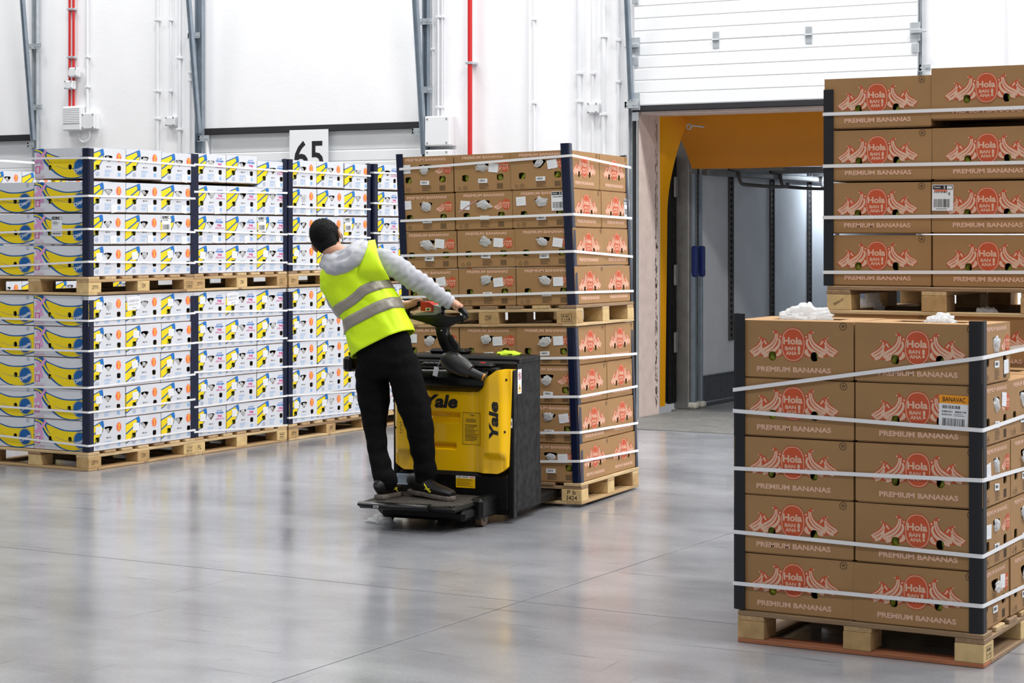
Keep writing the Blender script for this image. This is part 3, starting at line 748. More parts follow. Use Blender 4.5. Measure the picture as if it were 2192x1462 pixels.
hole_hh = [kite, ellipse(*Hh(420, 865), .0230, .0205, 20, pw=.55), ellipse(*Hh(1345, 865), .0230, .0205, 20, pw=.55)]
HM = [M_KRAFT, M_HRED, M_HCREAM, M_HINK, M_HPINK, board('kraft cut edge', (138, 104, 70))]
for a_ in (hlW, hlA): cut(a_, hole_hl)
cut(hh, hole_hh)
MESH_H = {'W': lid_mesh('lid', HW, HD, HH_, (hole_hl, hlW), (hole_hh, hh), HM), 'A': lid_mesh('lid', HW, HD, HH_, (hole_hl, hlA), (hole_hh, hh), HM)}
TRAY_H = tray_mesh(HW, HD, M_KRAFT); FRUIT_H = fruit_mesh(HW, HD, .095)

# ---- white box artwork
CW, CD, CHh = 0.52, 0.395, 0.2225
def CL(x, y): return ((x - 155) / 1035 * CW, CHh * (1 - (y - 133) / 612))
def CH(x, y): return ((x - 1190) / 715 * CD, CHh * (1 - (y - 792) / 608))
W0, YE, BL, PK, MG, OR, IK, LB, TP_, WH = range(10)
CM = [M_CWHITE, M_CYEL, M_CBLUE, M_CPINK, M_CMAG, M_CORA, M_INK, M_CLBLUE, M_CTIP, M_WHITE, board('brown cut edge', (150, 118, 86))]
def sp(fn, pts, n=4): return [q[:2] for q in spline([fn(*p) for p in pts], n)]
cl = Art()
cl.poly(sp(CL, [(155, 148), (240, 138), (320, 133), (375, 185), (470, 240), (600, 290), (740, 325), (900, 325), (1050, 302), (1190, 262)]) +
        sp(CL, [(1190, 665), (1110, 692), (960, 732), (820, 738), (680, 708), (560, 640), (450, 535), (360, 430), (305, 330), (262, 240), (225, 205), (155, 203)]), 0, BL)
cl.poly(sp(CL, [(392, 235), (430, 245), (560, 300), (700, 345), (860, 352), (1010, 338), (1190, 290)]) +
        sp(CL, [(1190, 638), (1080, 680), (940, 716), (800, 716), (680, 680), (570, 605), (470, 500), (380, 390), (330, 300), (300, 240), (240, 190), (168, 176)]) +
        sp(CL, [(168, 152), (225, 157), (300, 195), (350, 262), (380, 330), (430, 400), (472, 442)]) + sp(CL, [(420, 360), (395, 300), (385, 258)]), 1, YE)
cl.stroke(sp(CL, [(374, 160), (335, 240), (260, 325), (172, 415)]), (.018, .036), 2, PK)
cl.stroke(sp(CL, [(205, 222), (250, 300), (290, 420), (302, 545)]), (.020, .030), 2.3, PK)
p0, p1 = CL(175, 622), CL(266, 480); cl.rect(p0[0], p0[1], p1[0], p1[1], 2.5, MG)
for k in range(4):
    q0, q1 = CL(192, 605 - 28 * k), CL(250, 588 - 28 * k); cl.rect(q0[0], q0[1], q1[0], q1[1], 3, WH)
tx(cl, CL, 'CLASS EXTRA', 168, 680, 352, 710, 0, MG, .0); tx(cl, CL, 'SELECTED QUALITY', 168, 645, 360, 667, 0, PK, .0)
oc = CL(1024, 512)
for k, (r, m_) in enumerate(((1.06, BL), (1.0, YE), (.94, BL))): cl.poly(ellipse(oc[0], oc[1], .060 * r, .0605 * r, 32, .0), 1.5 + k * .5, m_)
cl.text('Chiquita', oc[0] - .057, oc[1] - .030, oc[0] + .060, oc[1] + .004, 3, WH, .022, math.radians(24))
cl.stroke(sp(CL, [(560, 475), (640, 510), (740, 535), (830, 540)]), .0022, 1.5, BL); cl.stroke([CL(850, 538), CL(915, 541)], .006, 1.5, BL)
ca = CL(1076, 182); cl.ring(ca, .0118, .0140, 0, BL); cl.text('A', ca[0] - .006, ca[1] - .007, ca[0] + .006, ca[1] + .007, 0, BL, .0)
hole_cl = [ellipse(*CL(457, 515), .0160, .0190, 16, pw=.8), ellipse(*CL(832, 508), .0170, .0190, 16, pw=.8)]
ch = Art()
ch.poly(sp(CH, [(1190, 920), (1270, 885), (1370, 840), (1440, 806), (1464, 812), (1476, 870), (1478, 930), (1455, 1020), (1410, 1110), (1350, 1200), (1270, 1275), (1190, 1332)]), 0, BL)
ch.poly([CH(*p) for p in ((1190, 946), (1270, 908), (1370, 863), (1402, 850), (1398, 880), (1418, 898), (1402, 925), (1432, 940), (1425, 965), (1462, 935), (1446, 1010), (1400, 1095), (1340, 1180), (1270, 1250), (1190, 1304))], 1, YE)
ch.poly([CH(*p) for p in ((1402, 845), (1440, 806), (1464, 812), (1476, 870), (1462, 935), (1425, 965), (1432, 940), (1402, 925), (1418, 898), (1398, 880))], 1.2, TP_)
ch.stroke(sp(CH, [(1190, 1130), (1270, 1065), (1370, 978), (1452, 905)]), .011, 1.5, BL)
rn = random.Random(6)
p0, p1 = CH(1526, 1166), CH(1618, 1138); ch.bars(p0[0], p0[1], p1[0], p1[1], 7, 0, IK, rn)
for (a0, b0, a1, b1, nn) in ((1490, 1270, 1650, 1212, 4), (1490, 1345, 1600, 1282, 4)):
    p0, p1 = CH(a0, b0), CH(a1, b1); ch.lines(p0[0], p0[1], p1[0], p1[1], nn, 0, LB, rn, .45)
p0, p1 = CH(1745, 1336), CH(1802, 1262); ch.bars(p0[0], p0[1], p1[0], p1[1], 5, 0, LB); ch.rect(p0[0], p0[1], p1[0], p1[1], -.3, LB)
ca = CH(1350, 1300); ch.ring(ca, .0155, .0180, 1.8, BL, .85); ch.text('A', ca[0] - .007, ca[1] - .007, ca[0] + .007, ca[1] + .007, 1.8, BL, .0)
p0, p1 = CH(1178, 1395), CH(1204, 1350)
chA, chB = art_copy(ch), art_copy(ch)
oc = CH(1768, 962)
chA.poly(ellipse(oc[0], oc[1], .0300, .0365, 28), 0, OR); chA.ring(oc, .0262, .0282, .5, WH, 1.22)
chA.stroke([q[:2] for q in spline([(oc[0] - .010, oc[1] + .012), (oc[0] + .004, oc[1] + .021), (oc[0] + .010, oc[1] + .008), (oc[0] - .002, oc[1] - .002), (oc[0] + .007, oc[1] - .012), (oc[0] - .006, oc[1] - .021)], 4)], .006, 1, YE)
def ff(s, u0, v0, u1, v1, m_, b): chB.text(s, u0 * CD, CHh * (1 - v1), u1 * CD, CHh * (1 - v0), 0, m_, b)
ff('small', .71, .115, .87, .185, TP_, .01); ff('change', .67, .185, .92, .285, TP_, .04); ff('big', .74, .295, .87, .400, MG, .05); ff('difference', .67, .405, .95, .475, MG, .01)
ckite = [q[:2] for q in spline([CH(*p) for p in ((1500, 938), (1566, 928), (1632, 936), (1642, 962), (1612, 1012), (1568, 1066), (1528, 1018), (1492, 966))], 4, True)]
hole_ch = [ckite, ellipse(*CH(1350, 1172), .0235, .0190, 20, pw=.55), ellipse(*CH(1775, 1172), .0205, .0190, 20, pw=.55)]
cut(cl, hole_cl); cut(chA, hole_ch); cut(chB, hole_ch)
MESH_C = {'oval': lid_mesh('lid', CW, CD, CHh, (hole_cl, cl), (hole_ch, chA), CM), 'words': lid_mesh('lid', CW, CD, CHh, (hole_cl, cl), (hole_ch, chB), CM)}
TRAY_C = tray_mesh(CW, CD, board('brown tray cardboard', (146, 116, 86))); FRUIT_C = fruit_mesh(CW, CD, .088)

# ---- plastic poking out of a handle, stickers
def crumple(seed, rx, ry, rz, n=14, amp=.35):
    rn = random.Random(seed); mb = MB(); mb.sphere((0, 0, 0), 1, n=n, m=n // 2 + 3); off = Vector((rn.uniform(0, 50), rn.uniform(0, 50), 0))
    for i, v in enumerate(mb.v):
        k = 1 + 1.3 * amp * noise.noise(v * 1.7 + off) + amp * (abs(noise.noise(v * 2.9 + off)) - .2) - amp * .8 * abs(noise.noise(v * 5.3 + off))
        mb.v[i] = Vector((v.x * k * rx, v.y * k * ry, v.z * k * rz))
    return mb.mesh('plastic_liner', M_PLAST, smooth=24)
TUFT = [crumple(k, .012, .040 + .006 * (k % 3), .030 + .008 * (k % 2), 22) for k in range(6)]
def label_mesh(w, h, art=None, m=None, t=.0006):
    # lies in the plane x=0 facing +x, u = +y, v = +z
    mb = MB().box(-.0002, t, -w / 2, w / 2, -h / 2, h / 2)
    if art: art.lay(mb, (t, -w / 2, -h / 2), (0, 1, 0), (0, 0, 1), (1, 0, 0), .0003)
    return mb.mesh('paper_label', m or [M_WHITE, M_INK, M_GINK, M_CORA], recalc=False, merge=False)
rn = random.Random(12)
a = Art(); a.lines(.008, .012, .055, .045, 3, 0, 2, rn, .15); LAB_SMALL = label_mesh(.066, .056, a, [M_WHITE, M_INK, mat('faint ink', (205, 207, 212), .7)])
a = Art(); a.bars(.006, .008, .05, .021, 14, 0, 1, rn); LAB_BAR = label_mesh(.064, .027, a)
a = Art(); a.rect(.003, .098, .097, .117, 0, 1); a.rect(.07, .101, .094, .114, 1, 0); a.text('Chiquita', .007, .102, .040, .113, 1, 0, .01); a.text('5', .054, .101, .062, .114, 1, 0, .02)
a.bars(.010, .082, .075, .092, 16, 0, 1, rn); a.bars(.008, .016, .085, .054, 22, 0, 1, rn); a.lines(.02, .006, .07, .012, 1, 0, 2)
LAB_LOT = label_mesh(.10, .12, a)
LAB_LOTO = None
b_ = art_copy(a); b_.rect(.010, .090, .07, .097, 1.5, 3); b_.text('4', .075, .070, .085, .088, 1, 1); LAB_LOTO = label_mesh(.10, .12, b_)
a = Art(); a.rect(.003, .118, .097, .140, 0, 1); a.rect(.075, .121, .094, .137, 1, 0); a.text('Chiquita', .010, .122, .045, .136, 1, 0, .01); a.text('5', .056, .121, .064, .137, 1, 0, .02)
a.lines(.012, .075, .07, .11, 3, 0, 2, rn, .3); a.bars(.01, .09, .07, .098, 18, .3, 1, rn); a.bars(.01, .035, .09, .05, 20, 0, 1, rn); a.bars(.01, .010, .09, .022, 20, 0, 1, rn); LAB_LOTB = label_mesh(.10, .145, a)
a = Art(); a.rect(0, .100, .118, .133, 0, 4); a.text('BANAVAC', .014, .107, .106, .126, 1, 1, .015); a.bars(.012, .080, .085, .093, 20, 0, 1, rn)
a.bars(.012, .065, .055, .072, 12, 0, 1, rn); a.bars(.065, .065, .11, .072, 12, 0, 1, rn); a.bars(.012, .053, .055, .060, 12, 0, 1, rn); a.lines(.06, .05, .11, .062, 2, 0, 2, rn, .4); a.bars(.015, .010, .105, .042, 22, 0, 1, rn)
LAB_BANAVAC = label_mesh(.118, .133, a, [M_WHITE, M_INK, M_GINK, M_CORA, mat('amber label', (250, 160, 24), .6)])
a = Art(); a.text('CARREFOUR', .012, .058, .128, .076, 0, 2, .0); a.text('RIVALTA (TO)', .018, .030, .122, .047, 0, 2, .0); a.lines(.05, .012, .10, .02, 1, 0, 2)
LAB_CARR = label_mesh(.145, .10, a)

a = Art(); LAB_TAPE = label_mesh(.150, .007, None, [mat('pink tape', (206, 150, 150), .7)])
ORD = ['bottom', 'second', 'third', 'fourth', 'fifth']
def face_M(kind, face, u, v, rot=0.0, out=0.0):
    # matrix of a small thing on a side of the box: face 'L' (-y), 'H' (+x), 'R' (-x)
    W, D = (HW, HD) if kind == 'H' else (CW, CD)
    if face == 'H': base = Matrix.Translation((W / 2 + .0022 + out, -D / 2 + u, v))
    elif face == 'R': base = Matrix.Translation((-W / 2 - .0022 - out, D / 2 - u, v)) @ Matrix.Rotation(math.pi, 4, 'Z')
    else: base = Matrix.Translation((-W / 2 + u, -D / 2 - .0022 - out, v)) @ Matrix.Rotation(-math.pi / 2, 4, 'Z')
    return base @ Matrix.Rotation(rot, 4, 'X')
BOXRND = random.Random(77)
def banana_box(kind, M, label, group, var, hface='H', small=None, bar=True, tuft=True, extra=()):
    rn = BOXRND
    e = empty('banana_box', M, label=label, cat='box', group=group)
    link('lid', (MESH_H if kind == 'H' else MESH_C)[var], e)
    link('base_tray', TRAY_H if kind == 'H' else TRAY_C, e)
    link('fruit', FRUIT_H if kind == 'H' else FRUIT_C, e, Matrix.Rotation(rn.choice((0, math.pi)), 4, 'Z'))
    kx, ky = (Hh(878, 555) if kind == 'H' else CH(1568, 985))
    if tuft:
        s_ = rn.uniform(.65, 1.05) if kind == 'H' else rn.uniform(.45, .8)
        out = rn.uniform(-.004, .012) if kind == 'H' else rn.uniform(-.016, -.002)
        link('plastic_liner', rn.choice(TUFT), e, face_M(kind, hface, kx + rn.uniform(-.008, .008), ky - rn.uniform(-.002, .014), rn.uniform(-.6, .6), out) @ Matrix.Scale(s_, 4))
    if bar and kind == 'H':
        p = Hh(885, 945); link('barcode_label', LAB_BAR, e, face_M(kind, hface, p[0] + rn.uniform(-.006, .006), p[1] + rn.uniform(-.006, .006), rn.uniform(-.08, .08)))
    if small:
        link('paper_label', LAB_SMALL, e, face_M(kind, hface, small[0] + rn.uniform(-.008, .008), small[1] + rn.uniform(-.008, .008), rn.uniform(-.16, .16)))
    for me, f, u, v, r in extra: link('paper_label', me, e, face_M(kind, f, u, v, r))
    return e
# ------------------------------------------------------------------ pallets
def wood(name, rgb, along):
    return mat(name, rgb, 0.75, var=0.22, scale=9, stretch=((.5, 6, 6) if along == 'x' else (6, .5, 6)), bump=0.25, bscale=26)
WX = [wood('pale pine x', (204, 176, 132), 'x'), wood('tan pine x', (182, 150, 108), 'x'), wood('weathered pine x', (150, 122, 92), 'x')]
WY = [wood('pale pine y', (206, 178, 134), 'y'), wood('tan pine y', (184, 152, 110), 'y'), wood('weathered pine y', (150, 122, 92), 'y')]
WRED = wood('reddish pine x', (176, 112, 78), 'x')
WBLK = [mat('pale block wood', (214, 184, 130), .75, var=.18, scale=16, bump=.15, bscale=30), mat('tan block wood', (186, 152, 104), .8, var=.22, scale=16, bump=.2, bscale=30)]
PX, PY, PH = 1.04, 1.20, 0.132
def bx_mesh(n, sx, sy, sz): return MB().cbox(-sx / 2, sx / 2, -sy / 2, sy / 2, 0, sz, .003).mesh(n, None)
def boardm(n, sx, sy, sz, mats): 
    out = []
    for m in mats: out.append(MB().cbox(-sx / 2, sx / 2, -sy / 2, sy / 2, 0, sz, .003).mesh(n, m))
    return out
DK = boardm('deck_board', PX, .118, .020, WX); ST = boardm('stringer_board', .118, PY, .020, WY)
BK = boardm('block', .118, .135, .074, WBLK); BX_ = boardm('base_board', PX, .10, .018, WX + [WRED]); BY_ = boardm('base_board', .10, PY - .2, .018, WY)
PRND = random.Random(31)
def pallet(M, label, group=None, stamps=None, red=False):
    e = empty('pallet', M, label=label, cat='pallet', group=group); r = PRND
    T = lambda x, y, z: Matrix.Translation((x, y, z)) @ Matrix.Rotation(r.uniform(-.006, .006), 4, 'Z')
    for k in range(7): link('deck_board', r.choice(DK), e, T(0, -PY / 2 + .059 + k * (PY - .118) / 6, .112))
    for k in (-1, 0, 1):
        link('stringer_board', r.choice(ST), e, T(k * (PX / 2 - .06), 0, .092))
        for j in (-1, 0, 1):
            b = link('block', r.choice(BK), e, Matrix.Translation((k * (PX / 2 - .059), j * (PY / 2 - .0675), .018)))
            if stamps and (k, j) in stamps:
                f, txt, hgt = stamps[(k, j)]
                for li, t in enumerate(txt):
                    a = Art()
                    if t == '#':                                   # a worn, unreadable brand: frame with marks
                        for q in ((-.036, .012, .036, .0145), (-.036, .058, .036, .0605), (-.036, .012, -.0335, .0605), (.0335, .012, .036, .0605)): a.rect(*q, 0, 0)
                        a.bars(-.027, .040, .027, .052, 5, 0, 0, r); a.bars(-.027, .020, .027, .033, 4, 0, 0, r)
                    else:
                        wd = min(.10, .017 * len(t) * hgt / .026)
                        n = len(txt); z = .040 + (n - 1) * hgt * .6 - li * hgt * 1.25
                        a.text(t, -wd / 2, z - hgt / 2, wd / 2, z + hgt / 2, 0, 0, .012, .5 if t == 'BANALOT' else 0.0)
                    mb = MB()
                    if f == 'x': a.lay(mb, (.059, 0, 0), (0, 1, 0), (0, 0, 1), (1, 0, 0))
                    elif f == '-x': a.lay(mb, (-.059, 0, 0), (0, -1, 0), (0, 0, 1), (-1, 0, 0))
                    else: a.lay(mb, (0, -.0675, 0), (1, 0, 0), (0, 0, 1), (0, -1, 0))
                    mb.build('stamp', mat('burnt stamp', (70, 50, 30), .8), b, recalc=False)
    for j in (-1, 0, 1): link('base_board', BX_[3] if red and j == -1 else r.choice(BX_[:3]), e, T(0, j * (PY / 2 - .05), 0))
    for k in (-1, 1): link('base_board', r.choice(BY_), e, T(k * (PX / 2 - .05), 0, .0005))
    return e
def zfit(M, x, y, py):                           # height in load coordinates that meets a pixel row at a known corner
    def row(z):
        p = M @ Vector((x, y, z)); return HY + (H - p.z) * F / depth(p.x, p.y)
    z0, z1 = 0.0, 1.0
    for _ in range(4):
        r0, r1 = row(z0), row(z1); z0, z1 = z1, z1 + (py - r1) * (z1 - z0) / (r1 - r0) if abs(r1 - r0) > 1e-9 else z1
    return z1
def strap(M, x0, x1, y0, y1, zs, label, group, w=.015, off=.0075):
    # zs: heights at corners (x0,y0), (x1,y0), (x1,y1), (x0,y1)
    c = [(x0 - off, y0 - off, zs[0]), (x1 + off, y0 - off, zs[1]), (x1 + off, y1 + off, zs[2]), (x0 - off, y1 + off, zs[3])]
    ring = []
    for i in range(4):
        p, a, b = Vector(c[i]), Vector(c[i - 1]), Vector(c[(i + 1) % 4])
        ring += [p + (a - p).normalized() * .012, p + (a - p).normalized() * .003 + (b - p).normalized() * .003, p + (b - p).normalized() * .012]
        for k in (1, 2, 3): 
            q = p.lerp(b, k / 4); ring.append(q)
    n = len(ring); cen = sum(ring, Vector()) / n; vs = []
    for p in ring:
        o = Vector((p.x - cen.x, p.y - cen.y, 0)).normalized() * .0012
        vs += [p + Vector((0, 0, -w / 2)), p + Vector((0, 0, w / 2)), p + o + Vector((0, 0, w / 2)), p + o + Vector((0, 0, -w / 2))]
    fs = []
    for i in range(n):
        j = (i + 1) % n
        for k in range(4): fs.append((i * 4 + k, j * 4 + k, j * 4 + (k + 1) % 4, i * 4 + (k + 1) % 4))
    o = MB().add(vs, fs).build('strap', M_STRAP, merge=False); o.matrix_world = M
    return tag(o, label, 'strap', group)
def corner_post(M, x, y, sx, sy, z0, z1, m, label, group, leg=.052, lean=0.0):
    t = .005; a = MB()
    out = .0015
    X, Y = x + sx * out, y + sy * out
    # L profile with a rounded outer edge, legs run inwards
    prof = [(-leg, t), (-.012, t), (-.004, t * .4), (t * .4, -.004), (t, -.012), (t, -leg), (0, -leg), (0, 0), (-leg, 0)]
    mp = lambda a_, b_, z: (X + sx * a_ + lean * (z - z0), Y + sy * b_, z)
    o = MB().prism(prof, mp, z0, z1).build('corner_post', m); o.matrix_world = M
    return tag(o, label, 'corner post', group)

# ------------------------------------------------------------------ white loads in a row
QX, QY0 = -9.68, 10.86
starts = [QY0, wy(415, QX), wy(618, QX), wy(801, QX)]
STK = ['end stack', 'second stack', 'third stack', 'fourth stack']
CH_ST = {(1, -1): ('x', ['ZFTV'], .026), (1, 0): ('x', ['OW'], .034), (1, 1): ('x', ['#'], .022)}
sdat = {0: dict(up=[(340, 337.9, 354.6), (427, 419, 425), (498, 490, 497), (570.5, 560, 563)],
                lo=[(681.4, 686.9, 670), (746.5, 751.6, 734), (826.8, 830, 801), (869.6, 883, 854.5), (932, 954.8, 920)]),
        1: dict(up=[(351.8, 351.8, 366.6), (410.4, 410.4, 413), (493, 493, 502), (560.5, 560.5, 562)],
                lo=[(668, 668, 664.7), (733.7, 733.7, 723.6), (797, 797, 785), (871.6, 871.6, 847), (924.7, 924.7, 910)]),
        2: dict(up=[(365.4, 365.4, 376.7), (442.5, 442.5, 448), (500.7, 500.7, 509), (564.8, 564.8, 568)],
                lo=[(663, 663, 661), (729, 729, 722), (784.5, 784.5, 777), (846.6, 846.6, 834), (894.6, 894.6, 878)]),
        3: dict(up=[(369.5, 369.5, 376), (434.8, 434.8, 440), (498.8, 498.8, 503), (563, 563, 566)], lo=[(660, 660, 655), (720, 720, 712), (775, 775, 765), (832, 832, 820)])}
def load_white(s, Y0, upper):
    z0 = 0.0 if not upper else PH + 5 * .2242 + .004
    nl = 4 if upper else 5; pitch = .2305 if upper else .2242
    yo = 0.0 if not upper else 0.004
    M = Matrix.Translation((QX, Y0, z0))
    lev = 'upper' if upper else 'lower'
    grp = 'white banana boxes in the row of stacks'
    jit = random.Random(s * 10 + upper)
    st = dict(CH_ST)
    if s == 1 and not upper: st[(1, -1)] = ('x', ['FL'], .032); st.pop((1, 0))
    pallet(M @ Matrix.Translation((-PX / 2 + .012, PY / 2 - .012, 0)), f'wooden pallet under the {lev} white boxes, {STK[s]} from the ribbon end', 'pallets of the white stacks', st)
    var = 'words' if s in (1, 3) else 'oval'
    cols = tuple((i, j) for i in (0, 1) for j in (0, 1, 2))
    for k in range(nl):
        for i, j in cols:
            if s == 0 and upper and i == 1 and k == 3: continue
            dz = 0.0
            if upper and k == 3: dz = jit.uniform(.0, .010) - (.022 if s == 1 and j == 2 else 0) - (.01 if s == 2 and j == 2 else 0) + (.012 if s in (0, 1) and j < 2 else 0)
            zb_ = PH + k * pitch + dz
            L = Matrix.Translation((-CW / 2 - i * .5235 + jit.uniform(-.004, .004), CD / 2 + j * .4 + jit.uniform(-.003, .003), zb_)) @ Matrix.Rotation(jit.uniform(-.006, .006), 4, 'Z') @ Matrix.Rotation(jit.uniform(-.004, .004), 4, 'X')
            coln = ('first', 'middle', 'last')[j] + ' column'
            what = 'white banana box' if i == 0 else 'inner white banana box'
            ln = 'top' if k == nl - 1 else ORD[k]
            lab = f'{what}, {ln} layer on {lev} pallet, {coln}, {STK[s]} from ribbon end'
            low = (not upper) or k == 0
            sm = ((.105, .150) if low else (.27, .035)) if i == 0 else None
            ex = []
            if s == 0 and upper and k == 1 and (i, j) == (0, 0): ex.append((LAB_LOTB, 'L', .225, .135, .0))
            if s in (0, 1, 2) and upper and k == 1 and (i, j) == (0, 2): ex.append((LAB_LOT, 'H', .062, .155, .02))
            if s in (0, 1) and not upper and k == 4 and (i, j) == (0, 1): ex.append((LAB_CARR, 'H', .085, .160, .06)); sm = None
            if upper and k == 3 and jit.random() < .3: sm = None
            banana_box('C', M @ L, lab, grp, var, 'H', sm, False, i == 0, ex)
    x0, x1, y0, y1 = -2 * CW - .004, .0, -.002, 1.198
    pm = M_NAVY
    ztop = PH + nl * pitch + (.0 if upper else -.03)
    for (xx, yy, sx, sy, nm) in ((x1, y0, 1, -1, 'first'), (x1, y1, 1, 1, 'last')):
        corner_post(M, xx, yy, sx, sy, PH + .006, ztop, pm, f'navy corner post, {nm} column, {lev} white boxes, {STK[s]} from ribbon end', 'navy corner posts')
    n = 0
    for (a, b, c_) in sdat[s]['up' if upper else 'lo']:
        n += 1
        zb1 = zfit(M, x1, y0, b); zb2 = zfit(M, x1, y1, c_)
        za = zfit(M, wx(0, Y0) - QX, y0, a) if s == 0 else zb1
        za = zb1 + (za - zb1) * (x1 - x0) / (x1 - (wx(0, Y0) - QX)) if s == 0 else zb1
        strap(M, x0, x1, y0, y1, (za, zb1, zb2, zb2 + .01), f'white strap {["first", "second", "third", "fourth", "fifth"][n - 1]} from top on {lev} white boxes, {STK[s]} from ribbon end', 'white straps around the loads')
for s, Y0 in enumerate(starts):
    for up in (0, 1):
        load_white(s, Y0, up)
# far row: a stack standing further along the wall, its upper boxes showing above the end stack
FX, FY = -13.3, 13.2
for s in range(2):
    M = Matrix.Translation((FX, FY + s * 1.25, 0))
    for lv in (0, 1):
        z0 = 0 if not lv else PH + 5 * .2242 + .004
        pallet(M @ Matrix.Translation((-PX / 2, PY / 2, z0)), f'pallet under the {"upper" if lv else "lower"} boxes of the {"first" if s == 0 else "second"} stack of the far row', 'pallets of the far row')
        for k in range(4 if lv else 5):
            for j in range(3):
                banana_box('C', M @ Matrix.Translation((-CW / 2, CD / 2 + j * .4, z0 + PH + k * .2242)), f'far-row white box, {"top" if lv and k == 3 else ORD[k]} layer, {("first", "middle", "last")[j]} column, {"upper" if lv else "lower"} pallet, {"first" if s == 0 else "second"} far stack', 'white banana boxes of the far row', 'oval', 'H', None, False, True)

# ------------------------------------------------------------------ brown loads by the dock
RX, RY = floor_pt(2106, 1432); RX -= .012; RY += .012
def load_brown(M, name, layers, boxes, pitch, posts, straps, pstamp=None, red=False, letter='W', extras={}, rot=False, dz={}, lean=None, plabel=None, smallf=None, zpost=None, postm=None):
    # boxes: function k -> list of (i, j); local x to the right, y into depth
    jit = random.Random(hash(name) % 1 + len(name) * 7 + layers)
    grp = 'brown banana boxes'
    if not rot: pallet(M @ Matrix.Translation((-PX / 2 + .012, PY / 2 - .012, 0)), plabel, 'pallets of the brown loads', pstamp, red)
    else: pallet(M @ Matrix.Translation((-PY / 2 + .012, PX / 2 - .012, 0)) @ Matrix.Rotation(math.pi / 2, 4, 'Z'), plabel, 'pallets of the brown loads', pstamp)
    for k in range(layers):
        for i, j in boxes(k):
            d = dz.get((k, i, j), 0)
            R = Matrix.Rotation(jit.uniform(-.008, .008), 4, 'Z') @ Matrix.Rotation(jit.uniform(-.004, .004), 4, 'X') @ Matrix.Rotation(jit.uniform(-.003, .003), 4, 'Y')
            lx = (lean * k if lean else 0) + jit.uniform(-.004, .004)
            zz = PH + k * pitch + d
            if not rot: L = Matrix.Translation((-HW / 2 - i * .5235 + lx, HD / 2 + j * .4 + jit.uniform(-.003, .003), zz)) @ R
            else: L = Matrix.Translation((-HD / 2 - i * .4 + lx, HW / 2 + j * .5235 + jit.uniform(-.003, .003), zz)) @ R @ Matrix.Rotation(math.pi / 2, 4, 'Z')
            ln = 'top' if k == layers - 1 else ORD[k]
            if rot: place = ('dock end', 'middle', 'outer end')[i] + (', truck row' if j == 0 else ', rear row')
            else: place = ('far side', 'truck side')[i] + (', floor row', ', middle row', ', wall row')[j]
            lab = f'brown banana box, {ln} layer, {place}, {name}'
            ex = extras.get((k, i, j), [])
            sm = smallf(k, i, j, jit) if smallf else None
            banana_box('H', M @ L, lab, grp, letter, 'R' if rot else 'H', sm, True, True, ex)
    w, dp = (2 * HW + .006, 1.198) if not rot else (1.198, 2 * HW + .006)
    x0, x1, y0, y1 = -w, 0.0, -.002, dp
    corners = {'fl': (x0, y0, -1, -1), 'fr': (x1, y0, 1, -1), 'br': (x1, y1, 1, 1), 'bl': (x0, y1, -1, 1)}
    nm = {'fl': 'outer end', 'fr': 'dock end truck row', 'br': 'dock end rear row', 'bl': 'outer end rear row'} if rot else {'fl': 'truck side', 'fr': 'far side', 'br': 'far side rear', 'bl': 'truck side rear'}
    for p, (a, b) in posts.items():
        x, y, sx, sy = corners[p]
        corner_post(M, x, y, sx, sy, a, b, postm or M_NAVY, f'dark corner post, {nm[p]}, {name}', 'dark corner posts of the brown loads', leg=.050, lean=(lean / pitch if lean else 0.0))
    for n, (a, b, c_, xr) in enumerate(straps):
        zl = zfit(M, x0, y0, a)
        zr = zfit(M, x1, y0, b)
        ze = zfit(M, x1, xr, c_) if c_ else zr
        ze = zr + (ze - zr) * (y1 - y0) / (xr - y0) if c_ else zr
        strap(M, x0, x1, y0, y1, (zl, zr, ze, zl), f'white strap, {["first", "second", "third", "fourth", "fifth"][n]} from top, around {name}', 'white straps around the loads', w=.016)
MR = Matrix.Translation((RX, RY, 0))
yr = wy(2192, RX) - RY
load_brown(MR, 'strapped load beside the open floor', 5, lambda k: [(0, 0), (1, 0)] if k == 4 else [(i, j) for i in (0, 1) for j in (0, 1, 2)], .2425,
           {'fl': (PH + .004, PH + 1.235), 'fr': (PH - .004, PH + 1.225)},
           [(834.8, 765.7, 746.4, yr), (879, 921, 889, yr), (1002, 1028, 1001.6, yr), (1137.5, 1191, 1144, yr), (1247.5, 1297, 1253, yr)],
           {(1, -1): ('x', ['#'], .03)}, True, 'W', {(3, 0, 0): [(LAB_BANAVAC, 'L', .405, .135, -.03)]}, plabel='pallet with reddish base board under the load beside the open floor',
           smallf=lambda k, i, j, r: (.33, .055) if k == 4 else ((.30, .165) if r.random() < .8 else (.08, .15)), postm=M_CHAR)
# the load behind it and the load on top of that
YB = 8.95; XB = wx(1772, YB) + PX - .012
MB2 = Matrix.Translation((XB, YB, 0))
load_brown(MB2, 'load behind, under the tall upper load', 5, lambda k: [(i, j) for i in (0, 1) for j in (0, 1, 2)], .2374, {}, [], plabel='pallet on the floor under the rear brown load', postm=M_CHAR)
MU = Matrix.Translation((XB, YB, PH + 5 * .2374 + .0015))
load_brown(MU, 'tall upper load by the dock', 4, lambda k: [(i, j) for i in (0, 1) for j in (0, 1, 2)], .2470,
           {'fl': (PH - .0, PH + .93)}, [(244.8, 228.6, None, 0), (355.8, 347, None, 0), (465.7, 461, None, 0), (582.8, 582.8, None, 0)],
           {(-1, -1): ('y', ['BANALOT'], .012)}, False, 'A', {(1, 0, 0): [(LAB_LOTO, 'L', .052, .165, -.01)]}, plabel='pallet standing on top of the rear brown load',
           dz={(3, 0, 0): .030}, postm=M_CHAR)
